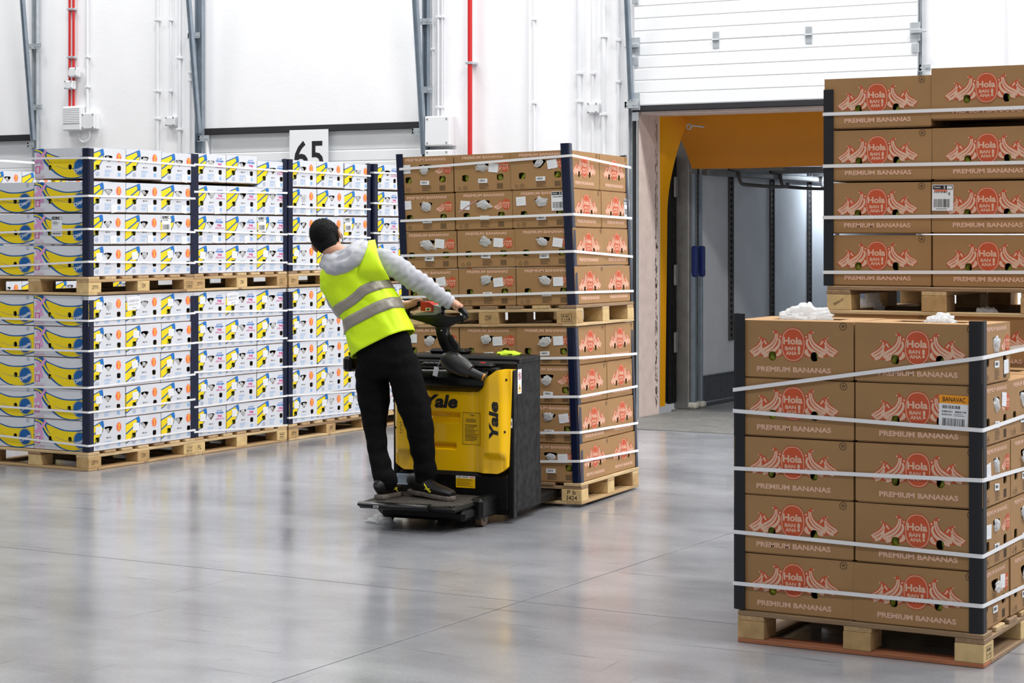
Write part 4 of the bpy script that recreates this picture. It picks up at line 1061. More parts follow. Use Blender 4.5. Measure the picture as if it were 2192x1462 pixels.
# crumpled plastic lying on the open boxes
def plastic_heap(X, Y, z, rx, ry, rz, seed, label, pk=0.0):
    mb = MB().sphere((0, 0, 0), 1, n=56, m=34); off = Vector((seed * 3.1, seed, 0))
    for i, v in enumerate(mb.v):
        k = 1 + .35 * noise.noise(v * 1.8 + off) + .40 * abs(noise.noise(v * 3.5 + off)) - .16 * abs(noise.noise(v * 7 + off))
        z_ = max(v.z, -.05) * (1 + pk * max(0, 1 - math.hypot(v.x, v.y)) * 1.2)
        mb.v[i] = Vector((v.x * k * rx, v.y * k * ry, max(0, z_ * k * rz)))
    o = mb.build('plastic_bag', M_PLAST, smooth=24); o.location = (X, Y, z); return tag(o, label, 'plastic bag')
zt = PH + 5 * .2425 - .003
plastic_heap(RX - .80, RY + .18, zt, .10, .07, .055, 3, 'large crumpled clear plastic on the top box nearer the truck')
plastic_heap(RX - .22, RY + .18, zt, .06, .05, .030, 8, 'small crumpled clear plastic on the top box farther from the truck')
x_, y_ = wx(1864, 9.35), 9.35
zt = PH + 5 * .2374 + .001
plastic_heap(x_, y_, zt, .055, .055, .055, 5, 'pointed clear plastic bag under the raised pallet of the tall load', 1.0)
x_, y_ = wx(2112, 9.02), 9.02
plastic_heap(x_, y_, zt, .055, .04, .035, 11, 'thin clear plastic at the edge of the rear load by the pallet')

# ------------------------------------------------------------------ brown load carried by the truck
MYAW = math.radians(29.7 - 23.5)
LZ = 0.070
lx_, ly_ = floor_pt(1243, 1080, LZ)
MT = Matrix.Translation((lx_, ly_, 0)) @ Matrix.Rotation(MYAW, 4, 'Z')             # truck frame: u right, w into depth
lx2, ly2 = floor_pt(1243, 1080, .020)
MLD = Matrix.Translation((lx2, ly2, .020)) @ Matrix.Rotation(MYAW, 4, 'Z') @ Matrix.Rotation(math.radians(-1.1), 4, 'Y') @ Matrix.Rotation(math.radians(-.5), 4, 'X')
tsm = lambda k, i, j, r: (.275 + r.uniform(-.01, .02), .155) if r.random() < .78 else (.06, .165)
tb = lambda k: [(i, j) for i in (0, 1, 2) for j in (0, 1)]
load_brown(MLD, 'load on the yellow truck, lower pallet', 4, tb, .2425, {'fr': (PH, PH + .965), 'br': (PH, PH + .96), 'fl': (PH, PH + .96)},
           [(769, 766, 757.4, 1.0), (851, 849, 827.5, 1.0), (928, 925.6, 906, 1.0), (989, 987, 965, 1.0)], {(-1, -1): ('-x', ['P b', '3424'], .028)}, False, 'W', {}, True, lean=-.006,
           plabel='pallet carried on the forks of the yellow truck', smallf=tsm)
MLU = MLD @ Matrix.Translation((-.018, .004, PH + 4 * .2425 + .002)) @ Matrix.Rotation(math.radians(-.4), 4, 'Y')
load_brown(MLU, 'load on the yellow truck, upper pallet', 4, tb, .2425, {'fr': (PH, PH + 1.01), 'br': (PH, PH + .98), 'fl': (PH, PH + .99)},
           [(362.4, 332.8, 358, 1.0), (473, 458.7, 467, 1.0), (547.6, 538, 549, 1.0), (636.6, 626, 623, 1.0)], {(-1, 0): ('-x', ['OW'], .034), (-1, -1): ('-x', ['#'], .02)}, False, 'W',
           {(2, 0, 0): [(LAB_LOT, 'R', .315, .165, 0)], (2, 0, 1): [(LAB_LOT, 'L', .47, .14, 0)], (2, 1, 0): [(LAB_TAPE, 'R', .085, .150, .52)]}, True, lean=-.006, plabel='pallet between the lower and upper boxes on the truck', smallf=tsm)
# pixel -> truck frame (u right, w into depth, z) at a known w
_O = MT.translation; _E1 = MT.to_3x3() @ Vector((1, 0, 0)); _E2 = MT.to_3x3() @ Vector((0, 1, 0))
_R = Vector((CA, SA, 0)); _Vw = Vector((-SA, CA, 0))
def TQ(px, py, w):
    t = (px - CX) / F
    l0, l1, l2 = _O.dot(_R), _E1.dot(_R), _E2.dot(_R); d0, d1, d2 = _O.dot(_Vw), _E1.dot(_Vw), _E2.dot(_Vw)
    u = (t * (d0 + w * d2) - l0 - w * l2) / (l1 - t * d1)
    d = d0 + u * d1 + w * d2
    return Vector((u, w, H - (py - HY) / F * d))
# ------------------------------------------------------------------ the yellow pallet truck
UC = -0.635
trk = empty('pallet_truck', MT @ Matrix.Translation((UC, 0, 0)), label='yellow and black ride-on pallet truck carrying the brown load', cat='pallet truck')
def K(mb, name, m, parent=None, **k): return mb.build(name, m, parent or trk, **k)
def S(px, py, w): q = TQ(px, py, w); return Vector((q.x - UC, q.y, q.z))
def smooth01(t): t = max(0.0, min(1.0, t)); return t * t * (3 - 2 * t)
# chassis skirt
K(MB().cbox(-.385, .385, -.465, -.06, .045, .305, .035), 'skirt', M_BLACK, bevel=.0)
K(MB().cbox(-.388, .388, -.40, -.03, .06, .945, .012), 'battery_box', M_BLACK)
K(MB().cbox(-.392, .392, -.38, -.04, .925, .968, .010), 'top_frame', M_BLACK)
K(MB().cbox(-.33, .33, -.33, -.08, .962, .972, .004), 'top_lid', M_BLACKP)
for sx in (-1, 1):
    a, b = sorted((sx * .358, sx * .394))
    pst = K(MB().cbox(a, b, -.458, -.40, .03, .90, .006), 'side_post', M_BLACK)
    for z in (.615, .70): K(MB().cbox(a + .010, b - .010, -.4595, -.45, z, z + .06, .003), 'slot', M_DARK, pst)
# yellow moulded panel with two wings, hand recesses
def panel_w(s, z):
    a = abs(s)
    w = -.445 - .078 * smooth01((a - .135) / .135) + .060 * smooth01((a - .33) / .055)
    for (s0, s1, z0, z1, dp) in ((-.20, .045, .572, .640, .035), (-.20, .018, .416, .456, .030)):
        if s0 < s < s1 and z0 < z < z1: w += dp * min(1, (z1 - z) / .012) * min(1, (s1 - s) / .008, (s - s0) / .008) * smooth01((z - z0) / (z1 - z0) * 1.6 + .12)
    foot = smooth01((a - .20) / .06) * smooth01((.42 - z) / .05) * (1 - smooth01((a - .335) / .03))
    return w + .035 * foot - 0.02 * smooth01((z - .70) / .2) * smooth01((a - .2) / .08)
def zt_(s):
    a = abs(s); return .762 if a < .117 else (.762 + (.902 - .762) * (a - .117) / .204 if a < .321 else .902)
def zb_f(s):
    a = abs(s); return .292 + (.0 if a < .30 else .065 * ((a - .30) / .09) ** 1.6)
NS, NZ_ = 170, 84; mb = MB(); vs = []; fs = []
for i in range(NS + 1):
    for j in range(NZ_ + 1):
        v = j / NZ_; e0 = .389 - .020 * (1 - v) ; s = -e0 + 2 * e0 * i / NS
        z = zb_f(s) + (zt_(s) - zb_f(s)) * v; vs.append((s, panel_w(s, z), z))
for i in range(NS):
    for j in range(NZ_): a = i * (NZ_ + 1) + j; fs.append((a, a + NZ_ + 1, a + NZ_ + 2, a + 1))
n0 = len(vs)
rim = [i * (NZ_ + 1) for i in range(NS + 1)] + [NS * (NZ_ + 1) + j for j in range(1, NZ_ + 1)] + [i * (NZ_ + 1) + NZ_ for i in range(NS - 1, -1, -1)] + [j for j in range(NZ_ - 1, 0, -1)]
for r_ in rim: p = vs[r_]; vs.append((p[0] * .985, -.39, p[2]))
m_ = len(rim)
for k in range(m_): l = (k + 1) % m_; fs.append((rim[l], rim[k], n0 + k, n0 + l))
mb.add(vs, fs); yp = K(mb, 'rear_panel', M_YALE, smooth=50)
def on_panel(art, name, m, s0, z0, steps=.0012):
    mb = MB()
    for pv, pf, layer, mi in art.items:
        mb.add([(s0 + x, panel_w(s0 + x, z0 + y) - steps - layer * .0005, z0 + y) for x, y in pv], pf, mi)
    return K(mb, name, m, yp, recalc=False, merge=False)
a = Art(); a.text('Yale', -.205, .662, .030, .742, 0, 0, .045, italic=.22); on_panel(a, 'lettering', [M_INK], 0, 0)
a = Art(); a.text('Yale', -.115, -.030, .115, .030, 0, 0, .045, math.pi / 2, .22); on_panel(a, 'lettering', [M_INK], .295, .605)
rn = random.Random(3)
a = Art()
for k in range(16): a.rect(.125 * k / 16, 0, .125 * (k + 1) / 16, .190, 0, 0)
for q in ((0, 0, .125, .0025), (0, .1875, .125, .19), (0, 0, .0025, .19), (.1225, 0, .125, .19)): a.rect(*q, 1, 1)
a.text('Yale', .045, .168, .075, .180, 1.5, 1, .02); a.lines(.02, .13, .105, .155, 3, 1.5, 1, rn, .4); a.lines(.014, .02, .11, .12, 13, 1.5, 1, rn, .35)
on_panel(a, 'instruction_label', [mat('clear yellow label', (240, 188, 8), .35), mat('label ink', (70, 58, 24), .5)], .060, .452)
a = Art(); a.rect(0, 0, .05, .09, 0, 0); a.lines(.006, .006, .045, .08, 5, 1, 1, rn, .3); on_panel(a, 'handwritten_label', [mat('clear yellow label', (240, 188, 8), .35), mat('label ink', (70, 58, 24), .5)], -.345, .50)
for s, z in ((.362, .845), (.352, .54), (-.362, .845), (-.352, .54)): K(MB().tube([(s, panel_w(s, z) - .001, z), (s, panel_w(s, z) + .01, z)], .008, 10), 'screw', M_DARK, yp)
# stickers on the skirt
def flat(name, mats, art, s0, z0, w, parent=None): mb = MB(); art.lay(mb, (s0, w, z0), (1, 0, 0), (0, 0, 1), (0, -1, 0), .0005); return K(mb, name, mats, parent, recalc=False, merge=False)
a = Art(); a.rect(0, 0, .125, .070, 0, 0); a.rect(0, .056, .125, .070, 1, 1); a.bars(.006, .060, .08, .066, 9, 2, 2, rn); a.rect(.09, .060, .12, .066, 2, 3); a.lines(.006, .008, .118, .053, 6, 1, 2, rn, .3)
p = S(976, 1043, -.466); flat('warning_sticker', [M_YALE, M_WHITE, M_INK, M_CORA], a, p.x, p.z, -.4655)
a = Art(); a.rect(0, 0, .115, .066, 0, 0); a.lines(.006, .006, .108, .058, 7, 1, 1, rn, .25)
p = S(849, 1036, -.466); flat('rating_plate', [mat('pale blue plate', (190, 204, 220), .4), M_INK], a, p.x, p.z, -.4655)
a = Art(); a.rect(0, 0, .014, .055, 0, 0); a.text('5', .003, .014, .011, .034, 1, 1, .04); p = S(1092, 916, -.46); flat('number_sticker', [M_WHITE, M_INK], a, p.x, p.z, -.459)
# side sticker with prohibition sign and warning triangle
a = Art(); a.rect(0, 0, .058, .145, 0, 0); a.ring((.029, .105), .017, .022, 1, 1); a.stroke([(.016, .118), (.042, .092)], .005, 1.2, 1); a.rect(.024, .094, .034, .116, 1, 2)
a.poly([(.008, .022), (.050, .022), (.029, .062)], 1, 3); a.poly([(.022, .027), (.036, .027), (.029, .046)], 2, 2); a.rect(.006, .008, .052, .016, 1, 3)
mb = MB(); a.lay(mb, (.388, -.385, .755), (0, 1, 0), (0, 0, 1), (1, 0, 0), .0005)
K(mb, 'safety_sticker', [M_WHITE, mat('sign red', (190, 30, 40), .5), M_INK, M_YALE], None, recalc=False, merge=False)
# dashboard
prof = [(-.40, .755), (-.455, .765), (-.50, .80), (-.512, .84), (-.49, .885), (-.44, .905), (-.40, .91)]
K(MB().prism(prof, lambda a_, b_, t: (t, a_, b_), -.24, .24), 'dashboard', M_BLACKP, bevel=.012, segs=3, smooth=40)
K(MB().cbox(-.25, .30, -.47, -.37, .88, .912, .01), 'control_shelf', M_BLACKP)
K(MB().cbox(-.22, -.05, -.45, -.39, .912, .925, .004), 'display', M_GREYP)
for k in range(4): K(MB().cbox(-.20 + k * .035, -.175 + k * .035, -.452, -.43, .925, .931, .002), 'key', M_GINK)
q = S(1033, 782, -.42)
K(MB().tube([(q.x, -.42, .905), (q.x, -.42, .922)], .012, 14).tube([(q.x, -.42, .922), (q.x, -.42, .926), (q.x, -.42, .938)], [.016, .019, .018], 16), 'emergency_button', mat('red plastic', (214, 40, 30), .4), smooth=40)
K(MB().cbox(.12, .26, -.47, -.40, .905, .935, .02), 'cup_holder', M_BLACKP)
# platform and wheels
K(MB().cbox(-.36, .255, -.98, -.44, .118, .150, .012), 'platform', M_BLACK)
M_TREAD = mat('worn rubber tread', (66, 60, 54), .8, var=.35, scale=10, bump=.5, bscale=90)
pm_ = K(MB().prism([(q[0], q[1]) for q in ellipse(-.05, -.725, .295, .25, 40, pw=.35)], lambda a_, b_, t: (a_, b_, t), .149, .156), 'tread_mat', M_TREAD)
nb = MB()
for i in range(19):
    for j in range(17):
        x, y = -.32 + i * .030, -.95 + j * .028; nb.cbox(x - .010, x + .010, y - .009, y + .009, .1555, .159, .0015)
o = K(nb, 'tread_stud', M_TREAD, pm_, merge=False); o['kind'] = 'stuff'
K(MB().loft([(S(768, 1078, -.98), .012, .028), (S(790, 1080, -.97), .020, .05), (S(850, 1085, -.97), .022, .05), (S(920, 1088, -.98), .022, .04)], 14, ref=(0, 1, 0)), 'platform_lip', M_BLACKP, smooth=50)
a = Art(); a.rect(0, 0, .032, .012, 0, 0); a.rect(.004, .003, .028, .009, 1, 1); p = S(803, 1084, -1.0); flat('maker_badge', [M_WHITE, M_INK], a, p.x, p.z - .004, -1.022)
K(MB().cbox(-.28, .26, -.86, -.46, .055, .120, .02), 'undercarriage', M_BLACK)
K(MB().cbox(.215, .300, -.70, -.44, .05, .172, .02), 'castor_guard', M_BLACKP)
K(MB().cbox(-.385, -.30, -.70, -.44, .05, .150, .02), 'castor_guard', M_BLACKP)
M_WHEEL = mat('brown polyurethane wheel', (84, 62, 42), .5, var=.15, scale=20)
for s, w, r, hw in ((.26, -.62, .048, .022), (-.34, -.62, .048, .022), (-.04, -.50, .085, .04)):
    wh = K(MB().tube([(s - hw, w, r), (s - hw * .8, w, r), (s + hw * .8, w, r), (s + hw, w, r)], [r * .9, r, r, r * .9], 24), 'wheel', M_WHEEL, smooth=40)
    K(MB().tube([(s - hw - .004, w, r), (s + hw + .004, w, r)], r * .4, 12), 'wheel_hub', M_GREYP, wh)
# forks
for s in (-.26, .26):
    K(MB().cbox(s - .085, s + .085, -.06, 1.40, .050, .104, .010), 'fork', M_BLACK)
    K(MB().tube([(s - .05, 1.22, .032), (s + .05, 1.22, .032)], .031, 18), 'load_wheel', M_WHEEL, smooth=40)
K(MB().cbox(-.38, .38, -.06, .0, .06, .30, .008), 'fork_carriage', M_BLACK)
# tiller: arm from the pivot, swivel column, steering head
def C6(x, y, w=-.50): return S(860 + x / 6.0906, 620 + y / 6.0906, w)
til = K(MB().loft([(C6(1085, 1150, -.535), .021, .021), (C6(905, 1072, -.545), .026, .026), (C6(895, 1068, -.545), .040, .040), (C6(800, 1010, -.545), .056, .050), (C6(690, 955, -.54), .064, .052), (C6(600, 920, -.535), .058, .048), (C6(540, 900, -.53), .036, .03)], 20, ref=(0, 1, 0)), 'tiller_arm', M_GREYP, smooth=50)
K(MB().tube([C6(1062, 1140, -.536), C6(1080, 1148, -.535)], .0225, 20), 'pivot_ring', mat('amber plastic ring', (200, 130, 20), .4), til, smooth=40)
def plate(pts, w0, w1, name, m, bev=.008, parent=None):
    q = [C6(x, y, (w0 + w1) / 2) for x, y in pts]
    return K(MB().prism([(p.x, p.z) for p in q], lambda a_, b_, t: (a_, t, b_), w0, w1), name, m, parent, bevel=bev, segs=2, smooth=40)
col_ = plate([(455, 470), (478, 600), (510, 705), (560, 795), (600, 840), (720, 850), (748, 780), (735, 715), (660, 640), (600, 560), (612, 480), (650, 440), (420, 430)], -.540, -.470, 'steering_column', M_BLACKP, .014)
plate([(600, 570), (660, 600), (745, 720), (748, 790), (700, 780), (620, 680)], -.552, -.535, 'column_cover', M_BLACKP, .003, col_)
K(MB().tube([C6(516, 533, -.545), C6(516, 533, -.538)], .004, 10), 'screw', M_GALV, col_)
plate([(75, 300), (100, 365), (250, 405), (370, 440), (455, 478), (612, 482), (700, 440), (838, 385), (846, 335), (800, 330), (720, 345), (600, 345), (520, 300), (470, 330), (300, 335), (150, 340)], -.545, -.465, 'steering_head', M_BLACKP, .014)
def loop(pts, r, name): return K(MB().tube(spline([C6(*p) for p in pts], 6), r, 12), name, M_BLACKP, smooth=True)
loop([(100, 355, -.50), (72, 300, -.50), (90, 250, -.50), (150, 205, -.50), (240, 178, -.50), (300, 180, -.50), (400, 230, -.50)], .0175, 'hand_grip')
loop([(520, 300, -.50), (530, 240, -.50), (600, 225, -.50), (720, 240, -.50), (800, 280, -.50), (830, 340, -.50), (770, 390, -.50)], .0175, 'hand_grip')
rb = plate([(286, 152), (400, 160), (442, 195), (440, 285), (420, 285), (286, 275)], -.545, -.46, 'switch_block', mat('red plastic block', (196, 44, 28), .45), .006)
a = Art(); a.rect(0, 0, .034, .018, 0, 0); a.rect(.008, .004, .026, .013, 1, 1); p = C6(310, 275, -.546); flat('switch_label', [mat('cream label', (232, 226, 190), .5), M_INK], a, p.x, p.z, -.5455, rb)
plate([(440, 192), (520, 215), (545, 290), (480, 335), (440, 330)], -.538, -.465, 'head_shell', mat('pale grey plastic', (150, 150, 150), .5), .006)
plate([(140, 335), (300, 290), (470, 295), (470, 328), (300, 332)], -.54, -.47, 'head_trim', mat('mid grey plastic', (128, 128, 124), .45), .004)
# key tag hanging from the console
a = Art(); a.rect(.004, .006, .028, .040, 1, 1)
tg = K(MB().cbox(-.016, .016, -.002, .002, -.055, .0, .003), 'key_tag', M_WHITE); q = C6(455, 1010, -.525); tg.matrix_local = Matrix.Translation(q) @ Matrix.Rotation(.22, 4, 'Y')
K(MB().tube([C6(505, 915, -.51), C6(490, 960, -.522), C6(460, 1012, -.525)], .002, 6), 'tag_cord', M_GALV)
# loose things lying on the truck
q = S(968, 752, -.20); o = MB().cbox(-.13, .11, -.06, .06, 0, .030, .014).build('black_pouch', M_BLACKP); o.matrix_world = trk.matrix_world @ Matrix.Translation((q.x, -.20, .972)); tag(o, 'flat black pouch lying on top of the truck', 'pouch')
mb = MB().sphere((0, 0, 0), 1, n=20, m=12)
for i, v in enumerate(mb.v):
    k = 1 + .4 * noise.noise(v * 2.3); mb.v[i] = Vector((v.x * .075 * k, v.y * .05 * k, max(0, v.z) * .022 * k))
o = mb.build('work_glove', mat('lime cloth', (190, 220, 40), .8), smooth=True); q = S(1087, 757, -.15); o.matrix_world = trk.matrix_world @ Matrix.Translation((q.x, -.15, .972)); tag(o, 'lime green cloth glove on top of the truck', 'glove')
plastic_q = MT @ S(828, 1118, -.66).to_4d().to_3d() if False else None
pw_ = MT @ Vector((-.98, -.72, 0)); plastic_heap(pw_.x, pw_.y, 0, .09, .05, .035, 21, 'crumpled clear film caught under the truck platform')
# ------------------------------------------------------------------ the driver
M_SKIN = mat('skin', (196, 146, 120), .5, var=.05, scale=20)
M_HAIR = mat('black hair', (7, 7, 7), .7, spec=.2, var=.4, scale=60, bump=.6, bscale=160)
M_HOOD = mat('light grey sweatshirt', (176, 178, 186), .9, var=.05, scale=24, bump=.25, bscale=120, sheen=.2)
M_VEST = mat('fluorescent yellow fabric', (214, 250, 8), .6, var=.03, scale=10, bump=.08, bscale=90)
M_BAND = mat('grey reflective tape', (150, 144, 134), .4, .15, var=.06, scale=14)
M_TROU = mat('black cotton trousers', (11, 11, 13), .92, spec=.15, var=.2, scale=12, bump=.3, bscale=60)
M_SHOE = mat('black shoe leather', (16, 16, 17), .5, var=.2, scale=20)
M_SOLE = mat('grey rubber sole', (110, 102, 94), .7, var=.2, scale=24)
man = empty('person', MT @ Matrix.Translation(TQ(870, 1072, -.72)), label='person in lime vest and grey hoodie leaning sideways while driving the truck', cat='person')
MO = TQ(870, 1072, -.72)
def J(px, py, w): return TQ(px, py, w) - MO
def remesh(mb, voxel, smooth=3, disp=None):
    me = mb.mesh('tmp', M_SKIN, recalc=True, merge=False)
    o = bpy.data.objects.new('tmp', me); COL.objects.link(o)
    m = o.modifiers.new('r', 'REMESH'); m.mode = 'VOXEL'; m.voxel_size = voxel
    dg = bpy.context.evaluated_depsgraph_get(); dg.update()
    out = bpy.data.meshes.new_from_object(o.evaluated_get(dg)); bpy.data.objects.remove(o)
    bm = bmesh.new(); bm.from_mesh(out)
    for _ in range(smooth): bmesh.ops.smooth_vert(bm, verts=bm.verts, factor=.5, use_axis_x=True, use_axis_y=True, use_axis_z=True)
    if disp:
        bm.normal_update()
        for v in bm.verts: v.co += v.normal * disp(v.co)
    bm.to_mesh(out); bm.free()
    out.polygons.foreach_set('use_smooth', [True] * len(out.polygons)); return out
def part(name, me, m, parent=None):
    me.materials.clear(); me.materials.append(m); return link(name, me, parent or man)
REF = (0, 1, 0)
def limb(mb, pts, n=16, k=1.0): mb.loft([(J(*p[:3]), p[3] * k, (p[4] if len(p) > 4 else p[3]) * k) for p in pts], n, ref=REF); 
TORSO = [(828, 800, -.765, .150, .120), (825, 770, -.77, .172, .128), (820, 735, -.77, .172, .126), (805, 695, -.765, .164, .122), (789, 655, -.755, .158, .125), (772, 622, -.75, .166, .130), (756, 590, -.745, .174, .128), (748, 567, -.742, .138, .105), (744, 553, -.738, .090, .075)]
ARM_R = [(775, 566, -.745, .055), (803, 555, -.742, .068, .070), (822, 558, -.735, .075), (850, 573, -.71, .070), (876, 592, -.675, .064), (892, 602, -.65, .062), (915, 616, -.61, .057), (940, 632, -.57, .050), (958, 644, -.54, .043), (966, 649, -.525, .036)]
ARM_L = [(745, 585, -.73, .07), (718, 600, -.68, .070), (716, 622, -.65, .066), (722, 648, -.61, .058), (733, 666, -.58, .052), (762, 672, -.56, .050), (810, 666, -.54, .046), (850, 657, -.525, .040), (866, 653, -.52, .034)]
LEG_L = [(800, 765, -.775, .095), (796, 800, -.775, .100), (800, 855, -.765, .096), (803, 912, -.765, .070), (808, 965, -.79, .060), (818, 1005, -.81, .062), (824, 1030, -.815, .058)]
LEG_R = [(858, 765, -.765, .095), (866, 800, -.76, .102), (882, 855, -.735, .098), (899, 915, -.705, .084), (905, 962, -.685, .076), (909, 990, -.675, .064), (911, 1012, -.67, .062)]
# head frame: tilted to the left
HC_ = J(699, 511, -.725); tl = math.radians(33)
RH = Matrix.Rotation(-tl, 3, 'Y') @ Matrix.Rotation(math.radians(-14), 3, 'X') @ Matrix.Rotation(math.radians(12), 3, 'Z')
def HP_(x, y, z): return HC_ + RH @ Vector((x, y, z))
body = MB()
limb(body, TORSO, 20, .93)
for a_ in (ARM_R, ARM_L): limb(body, a_, 14, .80)
for a_ in (LEG_L, LEG_R): limb(body, a_, 14, .85)
ZP = .159 - MO.z
def fl_(px, w): q = J(px, 1070, w); return Vector((q.x, q.y, ZP))
FOOT = [(fl_(809, -.885), fl_(853, -.635)), (fl_(877, -.645) + Vector((0, 0, .014)), fl_(971, -.76))]
for (h_, t_), leg in zip(FOOT, (LEG_L, LEG_R)):
    up_ = Vector((0, 0, 1)); body.loft([(J(*leg[-1][:3]), .045), (h_.lerp(t_, .20) + up_ * .085, .034), (h_.lerp(t_, .35) + up_ * .058, .026), (h_.lerp(t_, .72) + up_ * .045, .016)], 12)
body.loft([(J(752, 572, -.74), .075, .07), (J(738, 552, -.735), .060, .062), (HP_(.0, -.012, -.075), .056, .062), (HP_(0, 0, -.02), .06, .07)], 16, ref=REF)
body.sphere(HP_(0, .0, .012), .078, .097, .098, 20, 14, R=RH); body.sphere(HP_(0, .028, -.045), .062, .072, .072, 18, 12, R=RH)
body.loft([(HP_(0, .088, .005), .010), (HP_(0, .106, -.018), .013), (HP_(0, .112, -.032), .016), (HP_(0, .096, -.040), .010)], 10)       # nose
body.sphere(HP_(0, .092, -.066), .024, .010, .006, 12, 8, R=RH); body.sphere(HP_(0, .088, -.098), .022, .018, .016, 12, 8, R=RH)          # mouth, chin
for s in (-1, 1):
    body.sphere(HP_(s * .086, -.004, -.020), .009, .019, .034, 12, 8, R=RH @ Matrix.Rotation(s * .25, 3, 'Z')); body.sphere(HP_(s * .094, -.014, -.012), .007, .010, .028, 10, 8, R=RH)
    body.sphere(HP_(s * .030, .085, .004), .013, .010, .009, 10, 8, R=RH)
def finger(pts, r): body.tube([J(*p) for p in spline(pts, 3)], [r * (1.05 - .25 * i / (len(pts) * 3 - 2)) for i in range(len(spline(pts, 3)))], 8)
# right hand laid over the right grip
body.loft([(J(963, 647, -.528), .028, .026), (J(971, 649, -.530), .025, .034), (J(978, 652, -.528), .022, .036), (J(984, 656, -.524), .016, .030)], 14, ref=REF)
for i in range(4):
    x, y = 975 + 4.6 * i, 655 + 2.6 * i; k = (0, 1.2, .8, -1)[i]
    finger([(x - 3, y - 4, -.530), (x, y - 8.5, -.508), (x + 1.5 + k, y - 5, -.480), (x + 1 + k, y + 3, -.472), (x, y + 7, -.488)], .0090)
finger([(967, 653, -.540), (973, 660, -.545), (980, 666, -.535)], .0100)
# left hand closed on the left grip
body.loft([(J(864, 654, -.522), .029, .027), (J(873, 652, -.528), .025, .034), (J(883, 650, -.526), .022, .036), (J(891, 647, -.520), .017, .030)], 14, ref=REF)
for i in range(4):
    x, y = 880 + 4.8 * i, 656.5 - 2.0 * i; k = (-1, .6, 1.2, 0)[i]
    finger([(x - 1, y - 6, -.526), (x, y - 9, -.500), (x + 1, y - 2, -.470), (x + 1, y + 6 + k, -.480), (x, y + 9.5 + k, -.505)], .0090)
finger([(876, 648, -.538), (886, 643, -.545), (897, 641, -.540), (905, 644, -.53)], .0100)
bd = part('body', remesh(body, .0055, 2), M_SKIN)
# hair
hm = MB().sphere((0, 0, 0), 1, n=44, m=30); hv = []; keep = []
for i, v in enumerate(hm.v):
    k = 1 + .035 * noise.noise(v * 6) + .03 * noise.noise(v * 14)
    sx_ = 1 - .16 * max(0, -v.z); hv.append(HP_(v.x * .0895 * k * sx_, v.y * .108 * k, .016 + v.z * .112 * k))
    front = v.y > .55 and v.z < .45 - 0 ; side = v.y > .05 and v.z < -.02; low = v.z < -.78
    keep.append(not (front or side or low))
hm.v = hv; fsn = [f for f in hm.f if all(keep[i] for i in f)]; hm.f = fsn; hm.m = [0] * len(fsn)
hm.loft([(HP_(0, -.045, -.02), .070, .05), (HP_(0, -.042, -.06), .066, .042), (HP_(0, -.036, -.088), .054, .036)], 18, ref=RH @ Vector((0, 1, 0)))
rh = random.Random(8); fsn = list(hm.f)
for _ in range(7000):
    f = rh.choice(fsn); q = [hm.v[i] for i in f]; w_ = [rh.random() for _ in q]; sw = sum(w_); b_ = sum((q[i] * (w_[i] / sw) for i in range(len(q))), Vector())
    nrm_ = (b_ - HC_).normalized(); fl = (RH @ Vector((rh.uniform(-.5, .5), rh.uniform(-.2, .9), rh.uniform(-.6, .4)))); dr = (nrm_ * .9 + fl * .7).normalized()
    sdv = dr.cross(nrm_ + Vector((.01, .02, .03))).normalized() * .0009; ln_ = rh.uniform(.003, .0075)
    hm.add([b_ - sdv - nrm_ * .001, b_ + sdv - nrm_ * .001, b_ + dr * ln_], [(0, 1, 2)])
part('hair', hm.mesh('hair', M_HAIR, smooth=True, recalc=True), M_HAIR)
# glasses
g = MB()
for s in (-1, 1): g.tube([HP_(s * .080, .0, .004), HP_(s * .082, .05, .008), HP_(s * .068, .100, .010)], .003, 6); g.tube([HP_(s * .036 + .026 * math.cos(t * .7), .107, .0 + .018 * math.sin(t * .7)) for t in range(10)], .0025, 6)
g.tube([HP_(-.012, .108, .006), HP_(.012, .108, .006)], .0025, 6); part('glasses', g.mesh('glasses', M_BLACKP, smooth=True), M_BLACKP)
# sweatshirt with sleeves and hood
hd = MB(); limb(hd, TORSO[2:], 24, .92)
for a_ in (ARM_R, ARM_L): limb(hd, a_, 18, 1.0)
hd.loft([(J(968, 650.5, -.522), .034, .034), (J(960, 645, -.535), .041, .040)], 14, ref=REF); hd.loft([(J(868, 653, -.519), .032, .032), (J(858, 655, -.524), .040, .038)], 14, ref=REF)
hd.tube([J(*p) for p in spline([(784, 528, -.72), (779, 540, -.82), (760, 558, -.875), (735, 573, -.885), (710, 575, -.86), (697, 564, -.76)], 5)], .043, 14)
hd.tube([J(*p) for p in spline([(768, 527, -.70), (762, 537, -.79), (745, 551, -.84), (718, 562, -.84), (700, 554, -.77)], 5)], .044, 14)
hd.tube([J(*p) for p in spline([(755, 532, -.69), (745, 538, -.76), (726, 549, -.785), (706, 556, -.77), (696, 553, -.70)], 5)], .030, 12)
def wr(co):
    q = Vector((co.x * 9, co.y * 9, co.z * 13)); d = .006 * noise.noise(q) + .004 * noise.noise(q * 2.7)
    a, b = J(900, 600, -.64), J(966, 649, -.52); t = (co - a).dot((b - a).normalized()) / (b - a).length
    if -1.2 < t < 1.1 and (co - (a + (b - a) * t)).length < .10: d += .0055 * math.sin(t * 34 + 3 * noise.noise(co * 14)) * (.5 + .5 * smooth01(t + .6))
    hc_ = J(738, 558, -.83); r_ = (co - hc_).length
    if r_ < .16: d += .013 * noise.noise(Vector((co.x * 10 + co.z * 14, co.y * 9, co.z * 10 - co.x * 16))) * smooth01((.16 - r_) / .06)
    return d
part('sweatshirt', remesh(hd, .008, 4, wr), M_HOOD)
